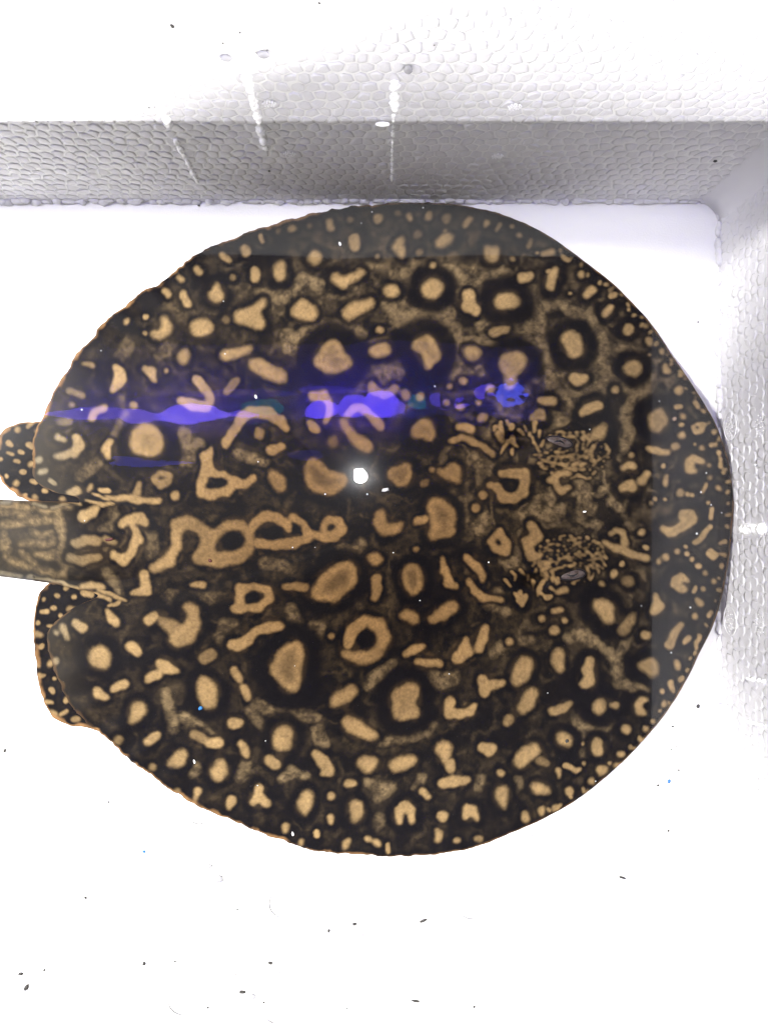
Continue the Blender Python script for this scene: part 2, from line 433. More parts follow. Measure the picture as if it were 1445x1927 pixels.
SPOTS = parse('''
619 415 6, 624 430 6
s.5: 656 413 7
h8: 668 449 11, 668 460 11
h14: 593 485 14
h18: 528 498 10, 528 517 13
479 511 9, 480 520 10
s.9: 552 430 8
s.4: 585 423 7
s.4: 525 435 6
490 443 4, 495 453 5
460 467 8, 464 476 8
422 482 7, 429 490 7
s.6: 438 521 7
372 504 6, 378 511 6
336 521 6, 344 528 6
310 547 7, 317 556 7
345 556 8, 353 571 8
h18: 409 533 5, 408 553 16
632 523 10, 648 535 12, 664 522 8, 682 513 8
h10: 560 588 14, 580 588 16, 571 578 14
450 597 12, 470 594 16, 494 567 8
470 597 14, 488 606 12
s.35: 422 600 9
658 588 13, 675 580 12, 698 568 10
731 546 12, 743 545 12
425 667 12, 440 664 10, 467 658 9
485 690 16, 505 700 12, 525 706 14
h38 c.35: 625 659 22, 606 680 15, 626 680 24, 650 680 14
708 665 13, 726 660 11
s.9: 713 622 8
h8: 713 412 10
s.35: 749 400 7
769 404 5, 772 413 6
804 402 6, 803 412 6
s.6: 841 409 9
874 428 5, 882 414 6
912 425 6, 916 419 6
s.6: 934 434 4, 941 420 4
s.6: 962 423 5
975 442 7
s.8: 994 461 6, 998 449 4
1022 479 5, 1040 474 6
1012 477 4
h10: 754 452 8, 750 468 12, 754 480 9
h12: 830 458 11, 844 449 12
s.4: 840 434 5
h14: 916 470 8, 925 480 13, 932 470 8
s.35: 786 440 8
s.4: 793 474 8
s.5: 708 482 6
h30: 813 543 20
s.9: 814 500 8
h34: 946 566 15, 961 565 16
h8: 982 521 10, 996 518 10
884 555 10, 880 575 10, 893 585 9
h16: 1036 539 9, 1041 520 8, 1046 508 7
s.8: 1034 510 5
s.8: 968 486 6
s.8: 1072 551 4
1060 481 4, 1066 490 5
h14: 1104 555 8, 1112 545 9
1091 517 8
1149 556 5, 1156 556 5
h14: 1141 589 8, 1149 580 8
h16 c.3: 1181 620 11
h30 c.2: 1073 640 17, 1079 657 18
h22 c.3: 1191 694 16
h30 c.2: 955 684 19, 970 680 19, 962 692 18
s.9: 960 716 12, 955 728 9
1185 585 4
s.8: 1140 535 5
s.7: 1208 598 4
s.8: 1216 615 6
h8 c.4: 1222 643 8
1245 661 6
h8: 1250 690 6, 1252 700 6, 1258 701 5
1276 738 7, 1281 731 6
1306 758 4, 1310 764 4
1280 700 4
1291 710 3
1263 680 3
1305 738 4
1323 773 4
1272 766 4, 1281 764 4
h9: 1303 801 4, 1308 812 4, 1318 810 4, 1322 798 4, 1310 796 3
h28 c.35: 1232 786 15, 1241 780 12, 1246 792 12, 1236 800 13
h26 c.25: 1116 822 9, 1128 815 13, 1136 806 10
h16: 1092 780 7, 1106 772 10, 1125 763 10
h18 c.6: 1004 784 9, 1014 779 9, 1018 785 7
1020 752 8, 1036 754 10
1080 712 10, 1098 712 9, 1088 722 8
1156 735 8
s.8: 1220 667 4
1190 858 6
1222 845 6, 1240 849 7, 1256 850 6
1245 878 5
1170 881 6, 1182 874 5, 1194 880 6
h20: 1172 918 8, 1182 912 10, 1190 920 8
1204 907 7, 1217 893 7
h18: 1318 868 6, 1305 862 7, 1294 872 8, 1296 884 8, 1306 886 5
h9: 1035 904 7, 1054 892 6, 1074 889 5
h9: 1045 908 7, 1047 916 6, 1057 927 7, 1072 917 6
h12 c.3: 945 889 9, 965 889 9, 987 889 9, 990 909 9, 985 929 9, 967 939 9, 947 934 9, 937 917 8, 922 912 6
s.8: 1269 838 8
1283 819 6
1285 780 6
1281 798 5
1306 834 4
1323 841 6
1339 834 5
1344 815 4
1354 826 4
1355 850 5
1355 867 3, 1356 877 4
1333 873 6
1363 889 4
s.7: 1337 897 6
1328 908 4, 1322 922 4
h8: 1351 920 6
1255 898 5, 1252 912 6
s.8: 1280 926 8
1294 928 5
1305 928 5
1252 939 4
1234 940 5
1224 948 6
h18 c.35: 1285 970 8, 1298 972 11, 1304 980 9, 1288 988 9, 1270 1000 7, 1258 1002 7, 1246 993 6
1332 948 4
1340 960 4, 1339 977 4
1336 994 5
1330 1000 4, 1320 1010 4, 1305 1022 4
1290 1028 4
1274 1036 6
1253 1046 8
1238 1054 6
1290 1043 5
1299 1054 5
1312 1064 5
s.8: 1323 1077 6
h8: 1329 1040 4, 1337 1036 4, 1345 1045 4, 1340 1050 4, 1330 1044 3
h20 c.35: 1292 1092 4, 1282 1084 7, 1271 1090 8, 1268 1100 7, 1278 1107 8, 1286 1106 5
1304 1112 5, 1308 1104 5
s.8: 1326 1108 5
1343 1092 6
c.4: 1312 1131 6, 1318 1140 6
1306 1161 7
1336 1160 5
1232 1122 6, 1238 1140 10, 1232 1150 9
h14 c.4: 1277 1178 7, 1268 1192 8, 1260 1210 9
1290 1208 5, 1298 1202 5
1318 1205 4, 1311 1212 4
1308 1228 4
1272 1245 6, 1276 1255 6
1215 1196 10
h22 c.35: 1208 1254 8, 1224 1250 12, 1230 1262 11
1264 1284 5, 1267 1292 5
1285 1274 4
h28: 1125 1142 13, 1138 1150 16, 1142 1164 13
s.8 c.3: 1175 1185 12, 1184 1170 8, 1190 1158 5
h16: 985 1250 16, 980 1268 15, 972 1282 11
1000 1308 13, 994 1325 12, 980 1336 8
1052 1230 12, 1048 1245 11, 1055 1260 8
h18: 1108 1245 9, 1104 1262 11, 1110 1278 10, 1095 1290 7
h28: 1128 1330 15
s.8: 1160 1329 7, 1150 1330 4
h14: 1216 1318 4, 1206 1318 6, 1200 1328 6, 1204 1338 6, 1212 1341 5
1042 1340 10, 1058 1334 9, 1070 1322 6
h12: 1176 1375 10
1216 1370 6
1228 1357 5
1248 1325 7
1246 1302 5
h20: 1061 1392 14
h14: 1125 1397 9, 1125 1415 9
h14: 978 1432 12, 990 1418 13, 1004 1412 12
s.5: 1015 1430 8, 1030 1436 6
1168 1419 8
1021 1165 8
1043 1188 10
1063 1168 6
1042 1152 7, 1054 1150 6
1146 1005 5, 1158 996 5, 1170 1002 6, 1176 1025 7
1135 1020 5, 1160 1035 7, 1190 1045 8, 1215 1050 7
1208 1000 7
1215 1029 5
1171 1064 5
1155 1079 9
s.6 c.3: 1183 1095 12
s.8: 1133 1099 6
h14: 977 1114 4, 975 1127 5, 981 1135 5, 987 1124 5
h10: 997 990 8, 1012 1010 9, 992 1020 9, 997 1035 8, 1002 1047 7, 1017 1042 6
922 1020 7, 940 1003 7, 952 1020 8, 948 1038 8, 930 1030 7
880 1050 8, 895 1065 9, 908 1085 7, 908 1095 4
h38 c.4: 784 650 13, 800 650 18, 811 668 16, 809 690 8
s.8: 889 665 15
s.7: 930 622 9, 950 620 9
s.85: 700 722 8, 705 735 9, 720 742 9, 735 738 8, 745 728 8
s.7: 762 743 11
s.8: 789 747 9
588 745 9, 605 742 10, 618 755 9, 620 775 9, 612 790 7
655 782 8, 668 766 8, 680 768 8, 700 785 8, 715 800 9
645 793 7, 660 815 8, 680 835 14, 690 842 11
h30 c.35: 785 815 13, 800 808 17, 808 818 13
h22 c.6: 590 882 20, 600 903 25, 615 910 22, 640 905 15
c.3: 512 888 7, 523 904 13, 528 915 12
510 845 9, 530 838 8
h18 c.5: 746 892 15, 760 888 15, 758 902 14
c.3: 825 888 6, 840 895 9, 855 885 13, 860 900 9
814 885 6
h22 c.55: 820 952 18, 833 972 26, 840 996 18, 815 1006 9
785 980 8, 800 978 8
715 970 12, 712 985 10, 720 997 9, 738 997 8, 752 985 7
s.5: 629 832 12
592 803 9
865 805 8, 885 810 8
s.8: 849 830 6, 865 827 6, 882 830 6, 912 840 6, 929 853 6
s.8: 905 785 10
845 728 7
s.8: 872 720 9
922 733 9
842 760 7
865 767 8
900 760 6
s.5: 799 910 8
s.8: 909 930 8
s.8: 899 954 9
s.8: 929 913 7
h28 c.6: 600 1116 16, 620 1104 28, 643 1086 29, 650 1072 18
s.8: 575 1106 8, 555 1102 7, 535 1105 7
h22 c.6: 775 1081 19, 778 1098 19
705 1052 12
s.8: 708 1090 9, 707 1108 9, 705 1125 7
s.8: 784 1032 7
832 1050 5, 834 1075 6, 843 1095 8, 855 1102 7
879 1092 6, 892 1109 7, 912 1125 7, 942 1129 6
768 1158 12, 778 1164 10
h18: 814 1164 8, 832 1154 12, 848 1142 12
h14: 690 1167 9, 713 1180 12, 722 1200 12, 712 1225 11, 690 1240 11, 665 1235 11, 648 1225 7
h14: 655 1210 10, 663 1190 10, 690 1168 9
s.9: 625 1197 7
h40 c.5: 558 1220 13, 546 1240 25, 537 1257 26, 548 1275 21, 554 1290 12
h36 c.15: 755 1312 20, 770 1307 19, 760 1335 20, 776 1340 13
632 1320 11, 645 1310 15, 660 1302 13
655 1358 11, 670 1370 15, 693 1384 11, 705 1388 7
762 1230 7, 775 1222 8, 795 1216 7
785 1246 7, 805 1248 8, 825 1250 7
860 1240 11, 875 1225 10, 880 1205 6
900 1220 10, 910 1200 8, 912 1180 7
959 1205 8
905 1282 10, 912 1305 10
912 1290 9, 925 1290 8, 945 1285 7
848 1320 9, 848 1340 10, 865 1345 10, 885 1340 9, 890 1330 6
835 1409 15, 840 1436 6
905 1408 9, 918 1412 11, 925 1405 9
s.7: 955 1355 11
h28: 532 1378 17, 532 1394 17, 525 1408 7
508 1430 10, 518 1440 9
594 1420 9, 608 1432 10, 618 1450 11, 606 1456 5
685 1435 14, 700 1435 9, 690 1445 11
742 1443 11, 760 1437 13, 776 1432 10
835 1475 10, 850 1470 11, 870 1468 8, 880 1467 5
848 1450 6, 846 1437 8
655 1474 8, 668 1475 7
624 1500 9
h18: 578 1500 12, 572 1515 13, 571 1528 6
h18: 668 1517 13, 668 1532 12, 661 1546 5
h18: 752 1545 6, 753 1525 8, 762 1517 10, 772 1525 8, 774 1545 6
833 1535 10
h15: 874 1535 8, 878 1522 10, 890 1525 9, 897 1540 5
622 1537 7, 622 1547 5
537 1555 8, 536 1565 5
597 1565 5, 597 1573 5
569 1584 6
650 1584 6, 648 1594 5
693 1580 7
708 1587 8
728 1589 5, 728 1601 4
824 1566 8, 824 1578 7
860 1581 7
s.7: 895 1579 6, 904 1579 6
795 1490 7, 806 1501 7
277 1398 8, 290 1388 9, 298 1381 6
h12: 320 1438 7, 335 1430 14, 340 1420 11
h16: 414 1438 9, 412 1452 14, 410 1460 12
395 1403 8, 412 1398 11
s.6: 370 1385 9, 385 1395 8
450 1396 7, 460 1408 8, 465 1418 7
372 1490 8, 366 1502 5
434 1504 9, 430 1515 6
h14: 485 1483 9, 480 1500 9, 473 1510 7
h14: 488 1498 9, 500 1510 8
s.6: 286 1442 8
s.7: 335 1488 7
s.5: 225 1394 9
1131 1447 8, 1140 1450 7
1112 1469 8
1071 1488 9
1046 1517 8
1020 1525 8, 1022 1532 5
988 1532 7, 989 1541 7
h14: 1010 1482 12, 1020 1486 8, 1033 1486 6
h16: 943 1490 13, 946 1505 9, 950 1520 4
s.9: 941 1455 7
1052 1450 6, 1055 1462 3
1065 1441 5, 1080 1452 4, 1088 1446 4
s.6: 1098 1434 5
1096 1399 4
1209 1394 5
1196 1410 4
1162 1444 6
1104 1492 6
h24: 182 1236 17, 192 1233 17, 196 1242 15
247 1215 9, 258 1225 10
h22 c.2: 350 1142 10, 362 1150 11, 362 1175 13, 352 1190 16, 336 1203 16
280 1168 10, 295 1160 9
s.7: 305 1168 8, 325 1180 14
298 1248 8, 312 1255 11, 335 1262 6
280 1277 8, 295 1268 9
215 1294 8, 235 1288 9
185 1302 9, 200 1310 7
h26: 383 1288 14, 388 1302 17, 395 1318 16
h20: 263 1335 15, 258 1345 12, 245 1360 5
438 1359 11, 448 1358 10
440 1260 8, 452 1280 8
460 1298 9, 467 1312 9
s.6: 385 1240 10, 400 1230 10
435 1213 9, 450 1216 11, 465 1205 10, 482 1185 8, 505 1178 10, 527 1180 8
452 1108 10, 475 1105 8, 505 1108 7, 508 1125 9, 485 1143 8, 455 1142 8, 440 1145 6
450 1142 7, 450 1125 7, 452 1108 9
365 1103 5, 382 1101 8
c.2: 335 990 13, 352 982 13, 378 998 12, 395 1015 14, 388 1035 14, 380 1048 14, 412 1052 13, 450 1046 13, 468 1032 11, 471 1010 10, 455 990 9, 425 989 10, 405 1005 11
472 1002 8, 485 982 9, 500 969 10, 520 975 9, 540 986 8, 545 1000 6
485 1020 9, 520 1027 10, 550 1024 10, 578 1013 8, 580 998 7, 570 985 6, 552 974 7
610 990 8, 620 978 8, 640 981 8, 645 995 9, 630 1008 9, 612 1010 10, 592 1004 8
332 1005 11, 335 1025 8, 325 1040 9, 318 1055 12, 300 1065 10, 288 1070 8
270 1080 9, 272 1100 9, 278 1113 9, 250 1118 5
230 988 8, 245 980 8, 265 975 10, 275 982 8
250 990 6, 258 1000 7, 258 1018 8, 245 1040 9, 228 1055 9, 212 1045 7
s.7: 195 1015 6, 215 1022 6
s.7: 142 1022 8, 160 1015 10, 180 1018 8
s.7: 130 1050 8, 155 1055 9, 185 1047 8
155 972 11, 172 963 9, 180 953 6
130 928 5, 145 921 9
190 922 4, 204 920 5
165 925 4, 172 915 6
200 933 4, 230 937 5, 265 942 7, 298 940 7
s.8: 262 910 6, 258 928 6
331 932 9
s.7: 290 902 6, 300 914 6, 318 910 6, 322 898 6, 305 893 5, 292 898 5
155 1104 5, 172 1100 7, 190 1105 7
200 1145 4, 210 1160 7, 222 1172 8
h10: 376 618 15, 386 615 15
309 602 8, 314 618 12, 300 630 8, 283 628 5
s.8: 347 668 14, 345 680 9
h12: 215 688 6, 225 700 10, 224 718 11, 213 731 9
272 695 8, 282 698 8, 288 718 6
313 702 6
370 715 10, 385 735 8, 395 750 9, 388 768 9, 362 763 10, 345 757 10
s.6: 430 735 7, 445 720 9
171 786 8, 175 775 7, 197 767 8
s.7: 137 763 6
s.8: 253 765 9
h28 c.35: 277 830 31
h10: 110 822 6, 122 830 6
h10: 145 825 8, 152 838 9, 140 852 9, 120 858 6, 105 860 5
207 832 8, 198 845 8, 205 860 6
76 890 6, 86 888 6
73 865 7
s.7: 155 684 5, 175 690 6
s.6: 130 735 6, 155 745 7
237 608 7
277 597 5
s.5: 112 793 6, 130 793 7
397 845 6, 388 858 10, 393 880 11, 380 905 10, 378 925 9, 402 928 9, 425 925 9, 440 905 10, 420 893 7, 398 888 9
440 908 8, 462 910 9, 474 900 8
426 838 9, 438 812 7, 452 793 8, 475 775 11, 505 775 11, 530 790 9, 538 805 7
s.8: 487 815 11
585 797 8, 598 808 7
s.7: 270 628 5
s.8: 95 905 4, 105 912 4
120 1180 7, 125 1200 6
155 1180 10, 145 1172 8
105 1190 6
105 1245 7
''')

NETS = parse('''
s.5: 485 545 9, 500 553 10, 530 560 12, 548 552 8, 570 525 10, 595 535 12, 600 548 6
s.55: 540 632 13, 545 652 15, 562 634 8, 579 624 9, 609 610 9, 637 610 9, 664 615 9, 681 627 9
s.45: 709 490 10, 714 505 9, 690 500 6
s.5: 740 515 9, 765 512 10, 780 495 8, 790 480 7
s.5: 846 497 9, 863 511 10, 871 528 9, 885 536 9, 901 530 9, 915 522 9, 937 519 9, 948 508 8
s.6: 890 506 8
s.45: 730 575 12, 755 580 16, 771 590 12, 813 594 14, 845 588 12, 770 610 14, 745 600 14
s.5: 998 540 8, 998 561 9, 1009 586 11, 1013 610 12, 1023 647 11, 1033 683 11, 1036 702 10, 1031 722 9
s.5: 1013 585 8, 1029 575 9, 1054 570 8, 1080 590 10, 1106 593 10, 1126 617 10, 1136 647 10, 1130 680 10, 1140 707 12, 1130 725 10
s.45: 1163 657 8, 1203 657 6, 1228 687 6, 1226 727 8, 1196 747 12, 1180 770 9, 1176 797 9, 1186 817 11, 1176 840 10
s.5: 920 600 8, 905 610 8, 925 640 7, 885 640 10, 900 690 10, 905 700 8
s.45: 990 600 8, 1000 640 8, 1005 660 8
s.5: 830 600 9, 860 620 10, 870 650 9, 860 690 10, 850 710 10, 880 700 10
s.4: 690 700 12, 720 700 14, 745 705 12, 680 725 12
s.5: 963 1202 8, 1000 1204 8
s.55: 1086 1192 12, 1116 1208 11, 1143 1225 9, 1160 1250 8, 1156 1262 8, 1163 1282 9, 1196 1295 7, 1216 1295 6
s.45: 1185 1200 8, 1176 1210 8, 1163 1232 8
s.5: 1086 1355 9, 1096 1368 8, 1143 1369 5, 1150 1355 5
s.4: 1096 1380 5, 1098 1420 6
s.5: 690 1475 8, 712 1480 12, 735 1478 10, 712 1500 9
s.5: 785 1480 8, 794 1465 10
s.35: 714 1538 9, 712 1555 8
s.5: 905 1466 9, 900 1478 7
s.55: 530 1466 8, 550 1455 9, 575 1460 7
s.5: 468 1435 8, 454 1460 10, 462 1420 7
s.45: 371 1446 10, 365 1455 8
s.5: 310 1300 8, 320 1330 10, 325 1350 10, 325 1370 8
s.55: 345 1350 8, 372 1370 11, 395 1388 10
s.4: 974 1466 8, 978 1478 6
s.45: 350 815 12, 360 850 12, 372 835 10, 350 870 8
s.5: 450 855 7, 480 863 8, 500 868 6
s.35: 150 895 9, 170 882 10, 188 868 9, 195 850 7
s.45: 220 815 9, 235 790 10, 250 775 9
s.35: 210 960 9, 220 975 9, 205 995 9, 190 1000 8
s.3: 285 1010 12, 288 1040 12
s.45: 495 1365 8, 470 1340 9, 480 1325 9, 520 1340 8, 560 1345 9, 590 1350 10
s.45: 600 1375 12, 605 1400 14, 598 1418 8
s.45: 700 1280 9, 722 1262 10, 735 1250 8, 690 1290 8
s.4: 720 1395 10, 760 1392 9, 800 1380 9, 815 1365 8
s.4: 830 1285 14, 850 1278 12, 820 1275 12
s.35: 545 1145 10, 550 1160 10, 560 1175 9
s.35: 585 1180 8, 605 1178 8, 600 1195 7
s.3: 440 1170 8, 420 1180 10, 410 1200 8
s.3: 500 1060 10, 530 1065 10, 550 1075 8
s.35: 640 1030 9, 670 1035 10, 680 1020 9
s.3: 320 1120 8, 350 1125 9, 380 1118 9, 400 1125 8
s.35: 230 750 8, 240 770 7
s.35: 310 650 9, 330 655 9, 300 670 8
s.3: 240 650 12, 225 670 10
s.3: 320 575 8, 340 590 6
s.45: 1085 880 9, 1090 900 8, 1100 920 8, 1102 950 9, 1110 965 8
s.7: 1098 925 5, 1100 945 6, 1115 955 6
s.7: 1130 925 6, 1150 920 7, 1158 935 8, 1150 945 7, 1165 955 6
s.6: 1055 960 10, 1040 968 8, 1010 960 8, 985 968 7
s.55: 1000 960 9, 1020 972 9, 1045 975 8
s.5: 910 960 9, 915 980 9, 900 990 9, 905 1000 7
s.5: 950 1055 9, 965 1065 8, 980 1070 7, 960 1045 7
s.5: 920 1140 7, 950 1150 7, 935 1115 8
s.5: 930 1230 8, 945 1215 8, 960 1210 8
s.4: 870 940 9, 880 965 8, 870 1010 7, 855 1020 7
s.4: 905 870 8, 890 855 7
s.45: 1105 1190 9, 1070 1200 10
s.6: 5 990 5, 30 985 5, 60 982 5, 88 975 6, 110 980 6, 112 1000 5
s.6: 3 965 6, 30 967 5, 55 972 6, 62 985 4
s.6: 10 1005 6, 12 1030 6, 12 1048 5
s.5: 38 1022 4, 60 1020 5, 80 1024 5, 100 1018 6
s.5: 62 1000 4, 75 1008 5, 95 1003 5
s.6: 20 1056 5, 45 1066 5, 70 1072 6, 100 1084 7, 118 1086 5, 122 1068 5, 114 1052 7
s.6: 40 1040 4, 52 1052 5, 68 1066 5
s.6: 75 1046 6, 95 1045 7, 112 1040 5
s.6: 108 970 7, 116 990 6, 118 1015 5, 114 1040 5
s.7: 0 953 5, 30 952 6, 55 958 6, 75 955 5
s.7: 82 962 5, 110 958 5, 130 955 4
s.5: -30 960 6, -60 985 7, -40 1010 6, -70 1040 7, -20 1060 6
s.5: -110 975 7, -140 1000 8, -110 1035 7, -180 1020 7, -220 990 7
s.4: 200 1080 9, 215 1095 9, 225 1115 8
''')

HOLES = parse('''
413 907 11, 420 905 10
432 1018 16, 446 1016 17
505 1004 13, 520 1002 14
562 992 8
s.6: 620 991 5
478 1122 9, 468 1123 8
686 1205 15, 690 1200 14
s.6: 932 1017 5
476 800 6, 470 812 8, 455 826 8, 480 835 8
952 908 8, 962 918 8
''')

# small crowded marks round the eyes and the breathing holes
rs = random.Random(5)
EYES = [((1051, 832), 12.0), ((1075, 1081), -6.0)]
def crowd(cx, cy, rx, ry, n, avoid):
    pts = []
    for _ in range(n * 30):
        a = rs.random() * 6.283; q = math.sqrt(rs.random())
        p = (cx + rx * q * math.cos(a), cy + ry * q * math.sin(a))
        if any(math.hypot(p[0] - t[0], (p[1] - t[1]) * 1.5) < 9.6 for t in pts): continue
        if any(abs(p[0] - e[0]) < 29 and abs(p[1] - e[1]) < 12 for e in avoid): continue
        pts.append(p)
        if len(pts) >= n: break
    return pts
for (ex, ey), tilt in EYES:
    up = ey < 900
    for (x, y) in crowd(ex + (25 if up else -5), ey + (22 if up else -28), 72, 46, 115, [(ex, ey)]):
        an = math.atan2((x - ex) / 2.2, -(y - ey) * 2.2) + rs.uniform(-.35, .35)
        ln = rs.uniform(0.5, 5.0); r_ = rs.uniform(1.7, 3.1)
        SPOTS.append(({'s': rs.uniform(.7, 1.0), 'h': 3.5, 'c': 0.0}, [[x - ln * math.cos(an), y - ln * math.sin(an), r_], [x + ln * math.cos(an), y + ln * math.sin(an), r_ * rs.uniform(.5, 1)]]))
    sx_, sy_ = (968, 822) if up else (1000, 1098)
    for (x, y) in crowd(sx_, sy_, 50, 28, 16, [(ex, ey)]):
        an = rs.uniform(0.6, 1.9); ln = rs.uniform(3, 9); r_ = rs.uniform(2.2, 4)
        SPOTS.append(({'s': 1.0, 'h': 5, 'c': 0.0}, [[x - ln * math.cos(an), y - ln * math.sin(an), r_], [x + ln * math.cos(an), y + ln * math.sin(an), r_ * .6]]))
SPOTS += parse('''
h10: 938 818 6, 943 830 3
h8: 962 824 5, 964 834 3
h6: 962 800 4, 960 808 4
s1: 1063 1112 7, 1050 1116 5
s1: 1031 1124 5, 1038 1122 4
s.9 h2: 175 930 2, 205 938 3
s.9 h2: 160 940 2, 190 948 3, 215 946 2
s.9 h2: 120 941 2, 150 950 3
s.9 h2: 150 1112 2, 178 1118 3, 205 1130 2
s.9 h2: 180 1110 2, 215 1124 3, 236 1132 2
s.9 h2: 120 1102 2, 150 1106 3
s.8 h2: 200 1138 2, 222 1135 3
s.9 h2: 60 950 3, 90 953 3
s.9 h2: 100 955 3, 128 952 2
s.9 h2: -100 1066 3, 0 1077 4, 40 1083 3
s.9 h2: 50 1086 3, 90 1093 2.5, 125 1100 2
s.7 h2: -100 966 3, -20 950 3, 20 946 3
s1: 1022 1095 4, 1018 1102 3
''')

def chain_sdf(P, ch):
    best = np.full(len(P), 1e9)
    if len(ch) == 1:
        return np.hypot(P[:, 0] - ch[0][0], P[:, 1] - ch[0][1]) - ch[0][2]
    for (x0, y0, r0), (x1, y1, r1_) in zip(ch[:-1], ch[1:]):
        dx, dy = x1 - x0, y1 - y0
        t = np.clip(((P[:, 0] - x0) * dx + (P[:, 1] - y0) * dy) / max(1e-6, dx * dx + dy * dy), 0, 1)
        d = np.hypot(P[:, 0] - x0 - t * dx, P[:, 1] - y0 - t * dy) - (r0 + t * (r1_ - r0))
        # smooth union of the links
        h = np.clip(0.5 + 0.5 * (best - d) / 4.0, 0, 1)
        best = np.where(best > 1e8, d, best * (1 - h) + d * h - 4.0 * h * (1 - h))
    return best

def pigment(P, rim, extra=(), rim_orange=1.0):
    """P: skin points in photograph-scaled body coordinates, rim: distance from the fin's edge -> base colour"""
    n = len(P)
    GX, GY, ST = -560.0, 350.0, 1.5
    nx_, ny_ = 1310, 860
    gx, gy = np.meshgrid(GX + ST * np.arange(nx_), GY + ST * np.arange(ny_))
    G = np.stack([gx.ravel(), gy.ravel()], 1)
    W = G + np.stack([fbm(G, 30, 1, 3) - .5, fbm(G, 30, 91, 3) - .5], 1) * 13.0
    m_ = len(G)
    big, mid, sml, stg, blk, net, hol = (np.zeros(m_) for _ in range(7))
    stw = np.full(m_, -1e9)
    grid_i = np.arange(m_).reshape(ny_, nx_)
    def near(ch, pad):
        c = np.array(ch); m = c[:, 2].max() + pad + 9
        x0_ = int(max(0, (c[:, 0].min() - m - GX) / ST)); x1_ = int(min(nx_, (c[:, 0].max() + m - GX) / ST))
        y0_ = int(max(0, (c[:, 1].min() - m - GY) / ST)); y1_ = int(min(ny_, (c[:, 1].max() + m - GY) / ST))
        return grid_i[y0_:max(y0_, y1_), x0_:max(x0_, x1_)].ravel()
    for o, ch in list(SPOTS) + list(extra):
        rad = max(c[2] for c in ch); hal = o['h'] if o['h'] is not None else min(14, 5 + rad * .45)
        i = near(ch, hal * 1.3 + 8)
        if not len(i): continue
        d = chain_sdf(W[i], ch)
        v = sstep(2.0, -2.0, d + (0.4 if rad >= 6 else -0.3))
        if rad >= 11.5: big[i] = np.maximum(big[i], v)
        elif rad >= 6: mid[i] = np.maximum(mid[i], v)
        else: sml[i] = np.maximum(sml[i], v)
        f_ = o['s'] * (1 - o['c'] * sstep(-rad * 0.20, -rad * 0.85, d))
        own = -d > stw[i]
        stg[i] = np.where(own, f_, stg[i]); stw[i] = np.maximum(stw[i], -d)
        blk[i] = np.maximum(blk[i], 1 - sstep(hal * 0.72, hal * 1.18, d))
    for o, ch in NETS:
        i = near(ch, 16)
        if not len(i): continue
        net[i] = np.maximum(net[i], sstep(7, -6, chain_sdf(W[i], ch)) * o['s'])
    for o, ch in HOLES:
        i = near(ch, 10)
        if not len(i): continue
        hol[i] = np.maximum(hol[i], sstep(3.5, -3.5, chain_sdf(W[i], ch)) * o['s'])
    def blur(a_, sg):
        a_ = a_.reshape(ny_, nx_); r_ = int(sg * 2.6 / ST) + 1
        k_ = np.exp(-.5 * (np.arange(-r_, r_ + 1) * ST / sg) ** 2); k_ /= k_.sum()
        for ax in (0, 1):
            a_ = sum(kk * np.roll(a_, q - r_, axis=ax) for q, kk in enumerate(k_))
        return a_.ravel()
    bb = blur(big * (1 - hol), 4.8); mb = blur(mid * (1 - hol), 3.1); sb = blur(sml, 2.2)
    stg = blur(stg * (stw > -9), 3.0) / np.maximum(blur((stw > -9) * 1.0, 3.0), .05)
    fz = (fbm(G, 9, 211, 3) - .5) * 0.34
    ag = np.maximum(sstep(.10, .98, bb + fz * sstep(.02, .2, bb)), np.maximum(sstep(.12, .92, mb + fz * sstep(.02, .2, mb)), sstep(.28, .80, sb))) * np.clip(stg, 0, 1)
    # faint bridges where marks nearly touch
    br = sstep(.10, .34, blur(np.maximum(big, mid) * (1 - hol), 11.0)) * 0.30
    ag = np.maximum(ag, br * (1 - hol) * sstep(.42, .62, fbm(G, 22, 191, 3)) * (1 - .75 * blk))
    blk = blur(np.maximum(blk, hol), 2.0); net = net * (1 - hol)
    def samp(a_):
        fx = np.clip((P[:, 0] - GX) / ST, 0, nx_ - 2); fy = np.clip((P[:, 1] - GY) / ST, 0, ny_ - 2)
        ix, iy = fx.astype(int), fy.astype(int); fx -= ix; fy -= iy
        a_ = a_.reshape(ny_, nx_)
        return (a_[iy, ix] * (1 - fx) + a_[iy, ix + 1] * fx) * (1 - fy) + (a_[iy + 1, ix] * (1 - fx) + a_[iy + 1, ix + 1] * fx) * fy
    a, blk, net = samp(ag), samp(blk), samp(net)
    a = a * (0.72 + 0.50 * fbm(P, 34, 143, 3))
    mot = sstep(.28, .72, fbm(P, 10, 7, 3)); mot2 = sstep(.30, .70, fbm(P, 4.5, 407, 2))
    lev = 0.070 + 0.25 * np.exp(-(((P[:, 0] - 1090) / 230) ** 2 + ((P[:, 1] - 690) / 230) ** 2)) + 0.10 * np.exp(-(((P[:, 0] - 700) / 330) ** 2 + ((P[:, 1] - 560) / 140) ** 2))
    lev = lev + 0.24 * np.exp(-(((P[:, 0] - 1080) / 170) ** 2 + ((P[:, 1] - 960) / 200) ** 2))
    Pw = P + np.stack([fbm(P, 18, 501, 2) - .5, fbm(P, 18, 517, 2) - .5], 1) * 16
    vein = sstep(.10, .95, 1 - np.abs(2 * fbm(Pw, 48, 533, 2) - 1) * 4.2)
    bg = lev * (0.12 + 0.75 * sstep(.40, .66, fbm(P, 40, 23, 4)) + 1.05 * vein)
    if rim_orange > 1.1: bg = bg * .4
    bg = bg * sstep(2, 26, rim)
